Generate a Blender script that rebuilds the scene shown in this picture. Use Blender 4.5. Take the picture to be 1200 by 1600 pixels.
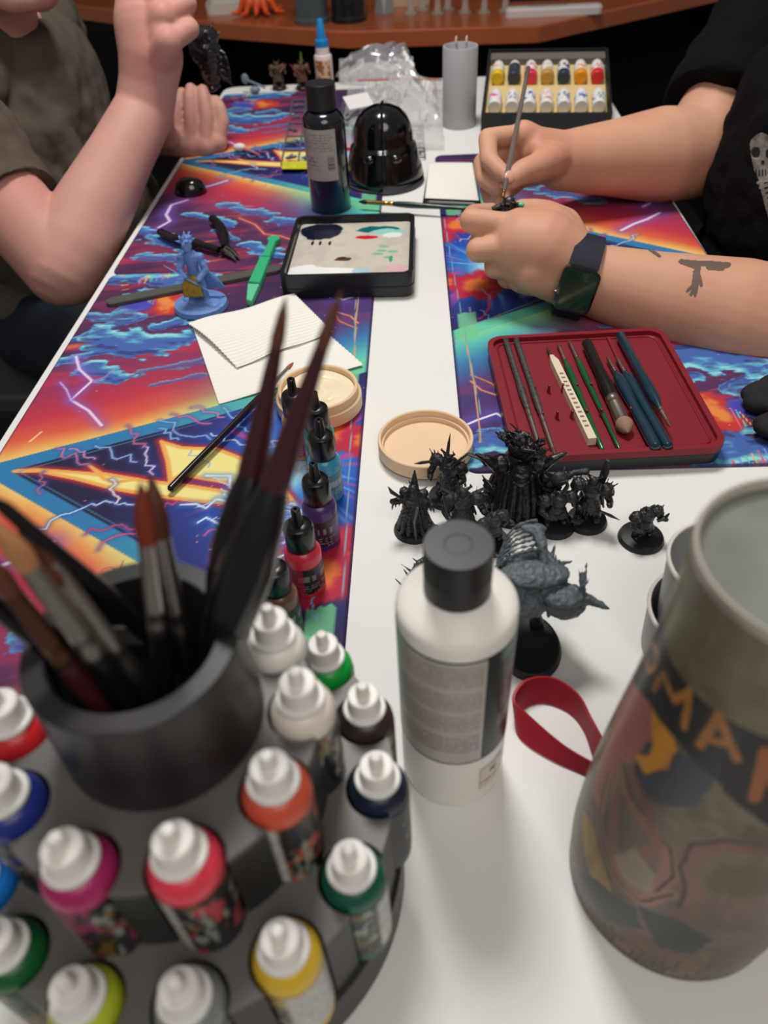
import bpy, bmesh, math, random
import numpy as np
from mathutils import Vector, Matrix
from mathutils.bvhtree import BVHTree
for o in list(bpy.data.objects): bpy.data.objects.remove(o, do_unlink=True)
SC = bpy.context.scene
C = SC.collection

# ---------------------------------------------------------------- camera
F = 1205.7; CH = 0.40                      # focal length in pixels of the 1200x1600 frame, camera height above the table top
dn = np.array([80, 1290, F]); dn = dn/np.linalg.norm(dn)
yw = np.array([50, -1130, F]); yw = yw - dn*(yw@dn); yw = yw/np.linalg.norm(yw)
zw = -dn; xw = np.cross(yw, zw)
RM = np.array([xw, yw, zw])
cam = bpy.data.cameras.new('camera'); cam_o = bpy.data.objects.new('camera', cam); C.objects.link(cam_o)
M4 = Matrix.Identity(4)
for r in range(3):
    M4[r][0] = RM[r, 0]; M4[r][1] = -RM[r, 1]; M4[r][2] = -RM[r, 2]
M4[2][3] = CH
cam_o.matrix_world = M4
cam.sensor_fit = 'HORIZONTAL'; cam.sensor_width = 36; cam.lens = F/1200*36
cam.clip_start = 0.01
cam.dof.use_dof = True; cam.dof.focus_distance = 0.62; cam.dof.aperture_fstop = 8.8
SC.camera = cam_o

# ---------------------------------------------------------------- world, lamps, exposure
W = bpy.data.worlds.new('World'); SC.world = W; W.use_nodes = True
W.node_tree.nodes['Background'].inputs[0].default_value = (1.0, 0.93, 0.87, 1)
W.node_tree.nodes['Background'].inputs[1].default_value = 0.16
def area(name, loc, target, size, watts, col):
    l = bpy.data.lights.new(name, 'AREA'); l.energy = watts; l.size = size; l.color = col; l.shape = 'DISK'
    o = bpy.data.objects.new(name, l); C.objects.link(o); o.location = loc
    o.rotation_euler = (Vector(target)-Vector(loc)).to_track_quat('-Z', 'Y').to_euler()
    return o
area('ceiling_lamp', (-0.12, 1.05, 1.5), (0.0, 0.72, 0), 0.42, 20, (1.0, 0.97, 0.93))
area('fill_light', (0.25, -0.75, 1.5), (0.0, 0.5, 0), 1.2, 13.0, (1.0, 0.94, 0.88))  # soft fill added to brighten camera-facing sides, not a lamp of the room
SC.view_settings.view_transform = 'Standard'; SC.view_settings.look = 'None'
SC.view_settings.gamma = 1; SC.view_settings.use_curve_mapping = False
SC.view_settings.exposure = 0.0

# ---------------------------------------------------------------- maths helpers
def ray(px, py): return RM @ np.array([px-600, py-800, F])
def at(px, py, z=0.0):                       # where the sight line through a photo pixel meets height z
    d = ray(px, py); t = (z-CH)/d[2]; return Vector((d[0]*t, d[1]*t, z))
def atd(px, py, dep):
    d = ray(px, py)/F*dep; return Vector((d[0], d[1], d[2]+CH))
def atX(px, py, X):
    d = ray(px, py); t = X/d[0]; return Vector((X, d[1]*t, d[2]*t+CH))
def depth(p):
    return float((RM.T @ np.array([p[0], p[1], p[2]-CH]))[2])
def lin(c):
    return tuple(((v/255)/12.92 if v/255 <= 0.04045 else ((v/255+0.055)/1.055)**2.4) for v in c)
def nlin(a):
    a = np.clip(a/255., 0, 1); return np.where(a <= 0.04045, a/12.92, ((a+0.055)/1.055)**2.4)

# ---------------------------------------------------------------- materials
MATS = {}
def mat(name, col, rough=0.5, metal=0.0, spec=0.5, trans=0.0, ior=1.45, noise=0.0, nscale=40, bump=0.0, bscale=300, sss=0.0, coat=0.0, sheen=0.0, alpha=1.0, bdist=0.0005):
    if name in MATS: return MATS[name]
    m = bpy.data.materials.new(name); m.use_nodes = True; nt = m.node_tree; b = nt.nodes['Principled BSDF']
    c = (*lin(col), 1)
    b.inputs['Base Color'].default_value = c
    b.inputs['Roughness'].default_value = rough; b.inputs['Metallic'].default_value = metal
    b.inputs['Specular IOR Level'].default_value = spec; b.inputs['IOR'].default_value = ior
    b.inputs['Transmission Weight'].default_value = trans; b.inputs['Coat Weight'].default_value = coat
    b.inputs['Alpha'].default_value = alpha
    if sheen: b.inputs['Sheen Weight'].default_value = sheen
    if sss:
        b.inputs['Subsurface Weight'].default_value = sss; b.inputs['Subsurface Radius'].default_value = (0.008, 0.003, 0.0015); b.inputs['Subsurface Scale'].default_value = 1.0
    tc = nt.nodes.new('ShaderNodeTexCoord')
    if noise:
        n = nt.nodes.new('ShaderNodeTexNoise'); n.inputs['Scale'].default_value = nscale; n.inputs['Detail'].default_value = 4
        nt.links.new(tc.outputs['Object'], n.inputs['Vector'])
        mx = nt.nodes.new('ShaderNodeMix'); mx.data_type = 'RGBA'; mx.blend_type = 'MIX'
        mx.inputs['A'].default_value = tuple(v*(1-noise) for v in c[:3])+(1,)
        mx.inputs['B'].default_value = tuple(min(1, v*(1+noise)) for v in c[:3])+(1,)
        nt.links.new(n.outputs['Fac'], mx.inputs['Factor']); nt.links.new(mx.outputs['Result'], b.inputs['Base Color'])
    if bump:
        n2 = nt.nodes.new('ShaderNodeTexNoise'); n2.inputs['Scale'].default_value = bscale; n2.inputs['Detail'].default_value = 3
        nt.links.new(tc.outputs['Object'], n2.inputs['Vector'])
        bp = nt.nodes.new('ShaderNodeBump'); bp.inputs['Strength'].default_value = bump; bp.inputs['Distance'].default_value = bdist
        nt.links.new(n2.outputs['Fac'], bp.inputs['Height']); nt.links.new(bp.outputs['Normal'], b.inputs['Normal'])
    MATS[name] = m; return m
def printed(name, rough=0.6, spec=0.3, metal=0.0, coat=0.0):   # colour comes from the mesh's own colour attribute (flat print)
    m = mat(name, (128, 128, 128), rough, metal, spec, coat=coat); nt = m.node_tree
    a = nt.nodes.new('ShaderNodeVertexColor'); a.layer_name = 'Col'
    nt.links.new(a.outputs['Color'], nt.nodes['Principled BSDF'].inputs['Base Color'])
    return m

# ---------------------------------------------------------------- object helpers
def put(name, me, m=None, parent=None, smooth=True):
    if m is not None and not me.materials: me.materials.append(m)
    o = bpy.data.objects.new(name, me); C.objects.link(o)
    if parent is not None: o.parent = parent
    if smooth is True:
        me.polygons.foreach_set('use_smooth', [True]*len(me.polygons))
    elif smooth:
        me.polygons.foreach_set('use_smooth', [True]*len(me.polygons))
        me.set_sharp_from_angle(angle=math.radians(smooth))
    me.update(); return o
def mk(name, V, Fc, m=None, parent=None, smooth=35):
    me = bpy.data.meshes.new(name); me.from_pydata([tuple(v) for v in V], [], Fc); me.validate()
    bm = bmesh.new(); bm.from_mesh(me); bmesh.ops.recalc_face_normals(bm, faces=bm.faces); bm.to_mesh(me); bm.free()
    return put(name, me, m, parent, smooth)
def tag(o, label, cat=None, group=None, kind=None):
    o['label'] = label
    if cat: o['category'] = cat
    if group: o['group'] = group
    if kind: o['kind'] = kind
    return o
def thing(name, label, cat, loc=(0, 0, 0), rz=0.0, group=None):
    o = bpy.data.objects.new(name, None); C.objects.link(o); o.location = loc; o.rotation_euler = (0, 0, rz); o.empty_display_size = 0.02
    return tag(o, label, cat, group)
def kids(o): return [c for c in C.objects if c.parent == o]
def dup(o, parent=None):
    c = o.copy(); C.objects.link(c)
    if parent is not None: c.parent = parent
    for k in kids(o): dup(k, c)
    return c
class G:                                       # collects shapes, then makes ONE mesh
    def __init__(s): s.V = []; s.F = []
    def add(s, V, Fc, M=None):
        n = len(s.V)
        if M is not None: V = [M @ Vector(v) for v in V]
        s.V += [tuple(v) for v in V]; s.F += [tuple(i+n for i in f) for f in Fc]; return s
    def obj(s, name, m=None, parent=None, smooth=35): return mk(name, s.V, s.F, m, parent, smooth)
    def box(s, a, b, M=None):
        x0, y0, z0 = a; x1, y1, z1 = b
        return s.add([(x0,y0,z0),(x1,y0,z0),(x1,y1,z0),(x0,y1,z0),(x0,y0,z1),(x1,y0,z1),(x1,y1,z1),(x0,y1,z1)],
                     [(0,3,2,1),(4,5,6,7),(0,1,5,4),(1,2,6,5),(2,3,7,6),(3,0,4,7)], M)
    def lathe(s, prof, n=32, M=None, a0=0, a1=2*math.pi):
        V = []; Fc = []; full = abs(a1-a0-2*math.pi) < 1e-6; k = n if full else n+1
        for r, z in prof:
            for i in range(k):
                a = a0+(a1-a0)*i/n; V.append((max(r, 1e-5)*math.cos(a), max(r, 1e-5)*math.sin(a), z))
        for j in range(len(prof)-1):
            for i in range(n):
                i2 = (i+1) % k
                Fc.append((j*k+i, j*k+i2, (j+1)*k+i2, (j+1)*k+i))
        return s.add(V, Fc, M)
    def prism(s, poly, z0, z1, M=None):
        n = len(poly)
        V = [(p[0], p[1], z0) for p in poly]+[(p[0], p[1], z1) for p in poly]
        return s.add(V, [tuple(range(n))[::-1], tuple(range(n, 2*n))]+[(i, (i+1) % n, n+(i+1) % n, n+i) for i in range(n)], M)
    def slab(s, poly, z0, z1, c=0.0006, M=None):  # prism with a small bevel on the upper rim
        n = len(poly); cx = sum(p[0] for p in poly)/n; cy = sum(p[1] for p in poly)/n
        def inset(d):
            out = []
            for i in range(n):
                p = Vector(poly[i-1]); q = Vector(poly[i]); r = Vector(poly[(i+1) % n])
                a = (q-p).normalized(); b = (r-q).normalized(); t = (a+b)
                t = t.normalized() if t.length > 1e-6 else a
                nn = Vector((-t.y, t.x))
                if nn.dot(Vector((cx, cy))-q) < 0: nn = -nn
                out.append(q+nn*d)
            return out
        p1 = inset(c); V = [(p[0], p[1], z0) for p in poly]+[(p[0], p[1], z1-c) for p in poly]+[(p[0], p[1], z1) for p in p1]
        Fc = [tuple(range(n))[::-1], tuple(range(2*n, 3*n))]
        for k in (0, 1): Fc += [(k*n+i, k*n+(i+1) % n, (k+1)*n+(i+1) % n, (k+1)*n+i) for i in range(n)]
        return s.add(V, Fc, M)
    def tube(s, pts, rad, n=10, M=None, flat=1.0, cap=True):
        pts = [Vector(p) for p in pts]; V = []; Fc = []
        if not hasattr(rad, '__len__'): rad = [rad]*len(pts)
        up = None
        for i, p in enumerate(pts):
            t = (pts[min(i+1, len(pts)-1)]-pts[max(i-1, 0)])
            t = t.normalized() if t.length > 1e-9 else Vector((0, 0, 1))
            if up is None:
                up = t.orthogonal().normalized()
                if abs(t.z) < 0.9: up = (Vector((0, 0, 1))-t*t.z).normalized()
            up = (up-t*up.dot(t)).normalized(); sd = t.cross(up)
            for k in range(n):
                a = 2*math.pi*k/n; V.append(p+(up*math.cos(a)*flat+sd*math.sin(a))*max(rad[i], 1e-5))
        for i in range(len(pts)-1):
            for k in range(n):
                k2 = (k+1) % n; Fc.append((i*n+k, i*n+k2, (i+1)*n+k2, (i+1)*n+k))
        if cap: Fc += [tuple(range(n))[::-1], tuple(range((len(pts)-1)*n, len(pts)*n))]
        return s.add(V, Fc, M)
    def cap(s, p, q, r1, r2, n=10, rings=4):    # tapered capsule with round ends
        p = Vector(p); q = Vector(q); d = q-p; L = d.length; d = d.normalized() if L > 1e-9 else Vector((0, 0, 1))
        P = []; R = []
        for i in range(rings+1):
            a = math.pi/2*(1-i/rings); P.append(p-d*r1*math.sin(a)); R.append(r1*math.cos(a))
        for i in range(rings+1):
            a = math.pi/2*i/rings; P.append(q+d*r2*math.sin(a)); R.append(r2*math.cos(a))
        # dead straight run so the frame never flips
        up = d.orthogonal().normalized(); sd = d.cross(up); V = []; Fc = []
        for p_, r_ in zip(P, R):
            for k in range(n):
                a = 2*math.pi*k/n; V.append(p_+(up*math.cos(a)+sd*math.sin(a))*max(r_, 1e-5))
        for i in range(len(P)-1):
            for k in range(n):
                k2 = (k+1) % n; Fc.append((i*n+k, i*n+k2, (i+1)*n+k2, (i+1)*n+k))
        Fc += [tuple(range(n))[::-1], tuple(range((len(P)-1)*n, len(P)*n))]
        return s.add(V, Fc)
    def chain(s, pts, rad, n=12):
        for i in range(len(pts)-1): s.cap(pts[i], pts[i+1], rad[i], rad[i+1], n)
        return s
    def ell(s, c, r, n=16, rot=None):
        V = []; Fc = []; m = n//2
        Rm = rot or Matrix.Identity(3)
        for j in range(m+1):
            b = -math.pi/2+math.pi*j/m
            for i in range(n):
                a = 2*math.pi*i/n
                V.append(Vector(c)+Rm @ Vector((r[0]*max(math.cos(b), 1e-4)*math.cos(a), r[1]*max(math.cos(b), 1e-4)*math.sin(a), r[2]*math.sin(b))))
        for j in range(m):
            for i in range(n):
                i2 = (i+1) % n; Fc.append((j*n+i, j*n+i2, (j+1)*n+i2, (j+1)*n+i))
        Fc += [tuple(range(n))[::-1], tuple(range(m*n, (m+1)*n))]
        return s.add(V, Fc)
    def fuse(s, name, voxel, m=None, parent=None, smooth_it=4, factor=0.5, disp=None):   # union of the shapes as one continuous skin
        me = bpy.data.meshes.new(name); me.from_pydata(s.V, [], s.F)
        t = bpy.data.objects.new('tmp', me); C.objects.link(t)
        r = t.modifiers.new('r', 'REMESH'); r.mode = 'VOXEL'; r.voxel_size = voxel; r.use_smooth_shade = True
        if smooth_it:
            q = t.modifiers.new('s', 'SMOOTH'); q.iterations = smooth_it; q.factor = factor
        if disp:
            for sc_, st_ in disp:
                tx = bpy.data.textures.new('n', 'CLOUDS'); tx.noise_scale = sc_; tx.noise_depth = 2
                d = t.modifiers.new('d', 'DISPLACE'); d.texture = tx; d.strength = st_; d.mid_level = 0.5; d.texture_coords = 'GLOBAL'
        dg = bpy.context.evaluated_depsgraph_get(); dg.update()
        out = bpy.data.meshes.new_from_object(t.evaluated_get(dg)); out.name = name
        bpy.data.objects.remove(t); out.materials.clear()
        return put(name, out, m, parent, True)
def rrect(x0, y0, x1, y1, r, n=6):
    out = []
    for cx, cy, a in ((x1-r, y1-r, 0), (x0+r, y1-r, 90), (x0+r, y0+r, 180), (x1-r, y0+r, 270)):
        for i in range(n+1):
            t = math.radians(a+90*i/n); out.append((cx+r*math.cos(t), cy+r*math.sin(t)))
    return out
def frame(origin, x, z=(0, 0, 1)):            # matrix whose X axis follows x
    x = Vector(x).normalized(); z = Vector(z); y = z.cross(x).normalized(); z = x.cross(y)
    return Matrix(((x.x, y.x, z.x, origin[0]), (x.y, y.y, z.y, origin[1]), (x.z, y.z, z.z, origin[2]), (0, 0, 0, 1)))
def along(p, q):                              # matrix whose Z axis runs p -> q
    p = Vector(p); q = Vector(q); M = (q-p).to_track_quat('Z', 'Y').to_matrix().to_4x4(); M.translation = p; return M

# ---------------------------------------------------------------- painting on fine grids (flat print)
rs = np.random.RandomState(7)
def vnoise(x, y, seed=0):
    def h(i, j):
        v = np.sin(i*127.1+j*311.7+seed*74.7)*43758.5453; return v-np.floor(v)
    i = np.floor(x); j = np.floor(y); fx = x-i; fy = y-j; fx = fx*fx*(3-2*fx); fy = fy*fy*(3-2*fy)
    return (h(i, j)*(1-fx)+h(i+1, j)*fx)*(1-fy)+(h(i, j+1)*(1-fx)+h(i+1, j+1)*fx)*fy
def fbm(x, y, oct=4, seed=0):
    a = 0.5; s = 0
    for k in range(oct): s = s+a*vnoise(x, y, seed+k*13); x = x*2.03+5.1; y = y*2.03+1.7; a *= 0.5
    return s/(1-0.5**oct)
def sm(a, b, x): t = np.clip((x-a)/(b-a+1e-12), 0, 1); return t*t*(3-2*t)
def over(col, c, a):
    a = np.clip(a, 0, 1)[:, None]; return col*(1-a)+np.array(c, float)*a
def ramp(t, stops):
    xs = [s[0] for s in stops]; return np.stack([np.interp(t, xs, [s[1][k] for s in stops]) for k in range(3)], 1)
def dpoly(U, V, pts):
    d = np.full(U.shape, 1e9)
    for (x0, y0), (x1, y1) in zip(pts[:-1], pts[1:]):
        dx, dy = x1-x0, y1-y0; L = dx*dx+dy*dy+1e-12; t = np.clip(((U-x0)*dx+(V-y0)*dy)/L, 0, 1)
        d = np.minimum(d, np.hypot(U-x0-t*dx, V-y0-t*dy))
    return d
def inpoly(U, V, pts):
    ins = np.zeros(U.shape, bool); n = len(pts)
    for i in range(n):
        x0, y0 = pts[i]; x1, y1 = pts[(i+1) % n]
        c = ((y0 > V) != (y1 > V)) & (U < (x1-x0)*(V-y0)/(y1-y0+1e-12)+x0); ins ^= c
    return ins
def spoly(U, V, pts, e=0.0006):                # soft-edged polygon mask
    d = dpoly(U, V, list(pts)+[pts[0]]); return np.where(inpoly(U, V, pts), 1, sm(e, 0, d))
def bolt(p, q, amp, rng, n=10):
    p = np.array(p, float); q = np.array(q, float); d = q-p; nr = np.array([-d[1], d[0]]); out = [tuple(p)]
    for i in range(1, n): out.append(tuple(p+d*i/n+nr*rng.uniform(-amp, amp)+d*rng.uniform(-.3, .3)/n))
    return out+[tuple(q)]
def grid_colors(me, rgb255):
    a = me.color_attributes.new('Col', 'FLOAT_COLOR', 'POINT'); n = len(me.vertices)
    c = np.ones((n, 4), np.float32); c[:, :3] = nlin(rgb255); a.data.foreach_set('color', c.ravel())
def grid_mesh(name, nu, nv, fn):               # fn(u01, v01) -> xyz arrays ; returns mesh, u, v
    u, v = np.meshgrid(np.linspace(0, 1, nu+1), np.linspace(0, 1, nv+1)); u = u.ravel(); v = v.ravel()
    P = np.stack(fn(u, v), 1).astype(np.float32)
    idx = (np.arange(nv)[:, None]*(nu+1)+np.arange(nu)[None, :]).ravel()
    Q = np.stack([idx, idx+1, idx+nu+2, idx+nu+1], 1).astype(np.int32)
    me = bpy.data.meshes.new(name); me.vertices.add(len(P)); me.vertices.foreach_set('co', P.ravel())
    me.loops.add(Q.size); me.loops.foreach_set('vertex_index', Q.ravel())
    me.polygons.add(len(Q)); me.polygons.foreach_set('loop_start', np.arange(0, Q.size, 4, dtype=np.int32))
    me.update(calc_edges=True); return me, u, v

# ================================================================ SETTING
FLZ = -0.70
floor = G().box((-3, -1.5, FLZ-0.05), (3, 4.2, FLZ)).obj('floor', mat('dark_carpet', (30, 26, 25), 0.95, noise=0.3, nscale=120, bump=0.4), smooth=False)
floor['kind'] = 'structure'; floor['label'] = 'dark carpeted floor under the table'
wb = G().box((-3, 4.2, FLZ), (3, 4.3, 2.0)).obj('wall_back', mat('dark_wall', (26, 22, 24), 0.9, noise=0.2), smooth=False)
wb['kind'] = 'structure'; wb['label'] = 'dark wall behind the wooden desk'

# folding table -----------------------------------------------------------
TX0, TX1, TY0, TY1 = -0.374, 0.326, -0.10, 1.625
tb = thing('folding_table', 'long white plastic folding table covered with bright playmats', 'table', (0, 0.8, FLZ))
def rel(o, p): o.location = Vector(o.location)-Vector(p); return o
g = G().slab([(x, y) for x, y in rrect(TX0, TY0, TX1, TY1, 0.03)], -0.038, 0.0, 0.004)
top = rel(g.obj('tabletop', mat('white_laminate', (226, 226, 223), 0.5, noise=0.02, nscale=9, bump=0.10, bscale=900, bdist=0.0002), tb), tb.location)
steel = mat('grey_steel', (120, 120, 122), 0.4, 0.8)
for yy in (0.12, 1.5):
    for sx in (-0.29, 0.24):
        rel(G().tube([(sx, yy, -0.04), (sx, yy, FLZ+0.012)], 0.0125, 12).obj('leg', steel, tb), tb.location)
    rel(G().tube([(-0.29, yy, -0.45), (0.24, yy, -0.45)], 0.010, 10).obj('cross_bar', steel, tb), tb.location)

# desk behind -------------------------------------------------------------
dk = thing('wooden_desk', 'reddish brown wooden corner desk at the back with figurines on it', 'desk', (0.05, 2.5, FLZ))
poly = [(-1.1, 2.62), (-0.50, 2.21), (-0.165, 2.045), (0.27, 2.02), (0.60, 2.25), (1.3, 2.75), (1.3, 3.2), (-1.1, 3.2)]
wood = mat('red_wood', (168, 88, 52), 0.35, noise=0.25, nscale=14, coat=0.3)
rel(G().slab(poly, -0.034, 0.0, 0.003).obj('desk_top', wood, dk), dk.location)
blk = mat('black_board', (20, 17, 18), 0.7)
rel(G().box((-0.7, 2.85, FLZ+0.01), (0.9, 2.90, -0.036)).obj('back_panel', blk, dk, False), dk.location)
for sx in (-0.75, 0.95):
    rel(G().box((sx-0.015, 2.55, FLZ+0.001), (sx+0.015, 3.15, -0.036)).obj('side_panel', blk, dk, False), dk.location)

# ================================================================ PLAYMATS
MW, ML = 0.311, 0.728
def la(px, py): p = at(px, py); return (p.x+0.363, p.y-0.11)          # photo point on the near left mat -> mat coordinates
def lb(px, py): p = at(px, py); return (p.x+0.363, p.y-0.845)
def lc(px, py): p = at(px, py); return ((0.3165+(1.203-p.y)*0.015-p.x)/0.95, 1.203-p.y)
def mat_art(U, V):
    rng = np.random.RandomState(3)
    x = U; y = V; n = fbm(x*14, y*9, 5, 1); n2 = fbm(x*40, y*22, 5, 5); warp = (n-0.5)
    # the dark hexagon
    hx = [(-0.004, 0.365), (0.10, 0.4385), (0.292, 0.545), (0.297, 0.20), (0.27, 0.19), (0.10, 0.29)]
    P1a = la(330, 640); P1b = la(600, 561)
    up = lambda X: np.interp(X, [-0.01, P1a[0], P1b[0]], [la(0, 735)[1], P1a[1], P1b[1]])
    Q0 = la(0, 757); Q1 = la(213, 879); sl = (Q1[1]-Q0[1])/(Q1[0]-Q0[0])
    lo = lambda X: Q0[1]+(X-Q0[0])*sl
    top_d = y-up(x); bot_d = lo(x)-y
    d = np.maximum(top_d, bot_d)*0.88; upside = top_d > bot_d
    t = sm(0.10, 0.27, x)
    warm = ramp(d+warp*0.02, [(0.0, (252, 214, 120)), (0.010, (250, 170, 80)), (0.024, (240, 90, 60)), (0.05, (214, 48, 70)), (0.085, (176, 44, 86)), (0.13, (124, 50, 100)), (0.19, (82, 42, 92)), (0.26, (150, 44, 86)), (0.33, (70, 36, 84))])
    cool = ramp(d+warp*0.03, [(0.0, (130, 226, 160)), (0.018, (84, 205, 190)), (0.045, (52, 130, 190)), (0.075, (62, 66, 140)), (0.11, (84, 44, 110)), (0.17, (52, 32, 78)), (0.3, (66, 30, 80))])
    col = warm*(1-t[:, None])+cool*t[:, None]
    # streaks of magenta and orange in the sky
    st = fbm(x*11+y*6, (y*1.0-x*0.25)*52, 4, 9)
    col = over(col, (206, 44, 84), sm(0.52, 0.70, st)*sm(0.05, 0.09, d)*0.75*(1-t*0.5))
    col = over(col, (246, 110, 66), sm(0.66, 0.78, fbm(x*9, (y-x*0.3)*60, 4, 21))*sm(0.08, 0.12, d)*0.85*(1-t))
    col = over(col, (60, 34, 84), sm(0.52, 0.66, fbm(x*8+3, (y-x*0.2)*28, 4, 31))*sm(0.09, 0.14, d)*0.75)
    # clouds: cyan crests over blue bodies, drawn where the photograph shows them
    def cloud(pts, w, a=1.0):
        nonlocal col
        w = w*1.25
        def body(yy):
            dd = dpoly(x, yy, pts); return 0.95-dd/w+(fbm(x*45, yy*110, 4, 41)-0.5)*2.2
        m0 = body(y); m1 = body(y+w*0.28); m2 = body(y-w*0.3)
        col = over(col, (64, 104, 190), sm(0.0, 0.12, m0)*a)
        col = over(col, (92, 190, 222), sm(0.05, 0.2, m0)*sm(0.60, 0.1, m1)*a)
        col = over(col, (150, 228, 240), sm(0.1, 0.3, m0)*sm(0.1, -0.15, m1)*a)
        col = over(col, (50, 40, 110), sm(0.2, 0.5, m0)*sm(0.35, 0.1, m2)*a*0.6)
    cloud([la(70, 575), la(150, 552), la(235, 540)], 0.010)
    cloud([la(85, 545), la(165, 515), la(220, 498)], 0.006, 0.8)
    cloud([la(165, 500), la(195, 480), la(240, 470)], 0.005, 0.7)
    cloud([la(175, 438), la(230, 428), la(300, 424)], 0.010)
    cloud([la(215, 585), la(300, 570), la(330, 560)], 0.005, 0.5)
    cloud([la(240, 605), la(275, 598), la(315, 590)], 0.004, 0.5)
    cloud([lb(215, 360), lb(250, 370), lb(290, 385)], 0.012)
    cloud([lb(225, 400), lb(262, 400), lb(310, 410)], 0.009, 0.8)
    cloud([lb(300, 335), lb(335, 340), lb(360, 352)], 0.009)
    cloud([lb(390, 380), lb(420, 392), lb(455, 402)], 0.010)
    cloud([lb(355, 320), lb(400, 330), lb(450, 345)], 0.010, 0.8)
    cloud([lb(340, 360), lb(372, 372)], 0.006, 0.7)
    cloud([lb(350, 150), lb(400, 148), lb(440, 145)], 0.018)
    cloud([lb(355, 185), lb(395, 188), lb(430, 182)], 0.020)
    cloud([lb(355, 200), lb(380, 205)], 0.012)
    cloud([lb(350, 172), lb(380, 170)], 0.012, .7)
    cloud([lc(1105, 705), lc(1145, 692), lc(1185, 700)], 0.017)
    cloud([lc(735, 705), lc(765, 690), lc(800, 695)], 0.016)
    cloud([lc(1060, 600), lc(1080, 590)], 0.008)
    # orange cumulus in one corner
    dd = dpoly(x, y, [lc(1100, 640), lc(1130, 650)]); k = dd+(n2-0.5)*0.02
    col = over(col, (220, 50, 44), sm(0.026, 0.018, k)); col = over(col, (250, 140, 60), sm(0.016, 0.006, k+(fbm(x*90, y*90, 3, 4)-.5)*.02))
    dd = dpoly(x, y, [lc(1165, 640), lc(1195, 650)]); col = over(col, (70, 70, 200), sm(0.022, 0.012, dd+(n2-.5)*.02))
    for k in range(7):                                                 # thin neon zigzag
        p = lc(1140+7*k, 640+3*k); q = lc(1158+7*k, 672-3*k); col = over(col, [(240, 90, 170), (90, 220, 200), (250, 200, 90)][k % 3], sm(0.0007, 0.0003, dpoly(x, y, [p, q])))
    # edge bands of the hexagon
    b = sm(-0.0155, -0.0145, d)*sm(0.0005, -0.0005, d)
    bc = np.array([38, 128, 190])*(1-t[:, None])+np.array([96, 216, 176])*t[:, None]
    ins = sm(0.0006, -0.0006, d)
    # inside
    r0 = np.hypot((x-0.262)*1.0, (y-0.368)*0.8)
    dark = ramp(r0+warp*0.05, [(0.0, (236, 248, 255)), (0.012, (150, 214, 250)), (0.03, (38, 130, 230)), (0.055, (26, 80, 200)), (0.10, (38, 44, 128)), (0.15, (36, 30, 74)), (0.3, (38, 28, 62))])
    ang = np.arctan2(y-0.368, x-0.262)
    stre = fbm(ang*7, r0*10, 4, 3); dark = over(dark, (140, 205, 250), sm(0.60, 0.75, stre)*sm(0.10, 0.03, r0)*0.85)
    stre = fbm(ang*9+4, r0*14, 4, 8); dark = over(dark, (214, 60, 150), sm(0.62, 0.72, stre)*sm(0.022, 0.04, r0)*sm(0.10, 0.06, r0)*0.8)
    for (cx, cy, rr) in (lc(745, 445)+(0.036,), la(575, 690)+(0.025,), la(590, 880)+(0.045,), la(440, 890)+(0.02,), lc(715, 352)+(0.03,)):
        q = np.hypot(x-cx, (y-cy)); aa = np.arctan2(y-cy, x-cx); sp = rr*(0.55+0.9*fbm(aa*2.2+7, q*30, 4, int(cx*1e4) % 50))
        dark = over(dark, (206, 30, 66), sm(1.0, 0.75, q/sp)); dark = over(dark, (252, 120, 50), sm(0.62, 0.3, q/sp))
    inside = dark
    # big yellow bolt
    def pl(*a): return [la(*p) for p in a]
    b1 = pl((-5, 738.5), (60, 736), (140, 742), (215, 752), (300, 762), (400, 778), (470, 812), (380, 792), (300, 786), (240, 778), (180, 768), (120, 752), (60, 740), (-5, 740.5))
    b2 = pl((252, 692), (285, 702), (340, 704), (420, 735), (470, 800), (400, 765), (320, 752), (285, 745), (266, 757), (262, 725))
    b3 = pl((140, 730), (160, 742), (220, 752), (180, 758), (163, 752))
    for pg in (b1, b2, b3):
        dd = np.where(inpoly(x, y, pg), 0, dpoly(x, y, pg+[pg[0]]))
        inside = over(inside, (196, 34, 60), sm(0.008, 0.001, dd)*0.9)
    for pg in (b1, b2, b3):
        dd = np.where(inpoly(x, y, pg), 0, dpoly(x, y, pg+[pg[0]]))
        inside = over(inside, (255, 178, 80), sm(0.0018, 0.0006, dd))
        de = np.where(inpoly(x, y, pg), dpoly(x, y, pg+[pg[0]]), 0)
        inside = over(inside, (255, 240, 140), sm(0.0015, 0.004, de)); 
    col = col*(1-ins[:, None])+inside*ins[:, None]
    col = np.where((b > 0.01)[:, None], col*(1-b[:, None])+bc*b[:, None], col)
    col = over(col, (60, 170, 200), sm(0.0009, 0.0004, np.abs(d+0.0185))*0.6*(1-t))
    # torn green tabs at the right edge
    for s in (1, -1):
        ye = float((up if s > 0 else lo)(0.293))
        col = over(col, (112, 214, 150), sm(0.282, 0.284, x)*sm(0.304, 0.302, x)*sm(0.0012, 0.0, np.maximum(np.abs(y-ye+s*0.018)-0.026-(fbm(x*150, y*0+s, 2, 2)-.5)*0.02, 0))*0.85)
    # lightning
    def zap(pts, w, c, glow=None, gw=0.006):
        nonlocal col
        dd = dpoly(x, y, pts)
        if glow is not None: col = over(col, glow, np.exp(-(dd/gw)**2)*0.55)
        col = over(col, c, sm(w, w*0.35, dd))
    zap([la(*p) for p in ((120, 560), (125, 580), (145, 598), (112, 628), (140, 645), (160, 668))], 0.0019, (250, 220, 250), (140, 90, 220), 0.008)
    zap([la(*p) for p in ((95, 600), (105, 612), (112, 628))], 0.0012, (220, 170, 240), (130, 80, 200), 0.005)
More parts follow.
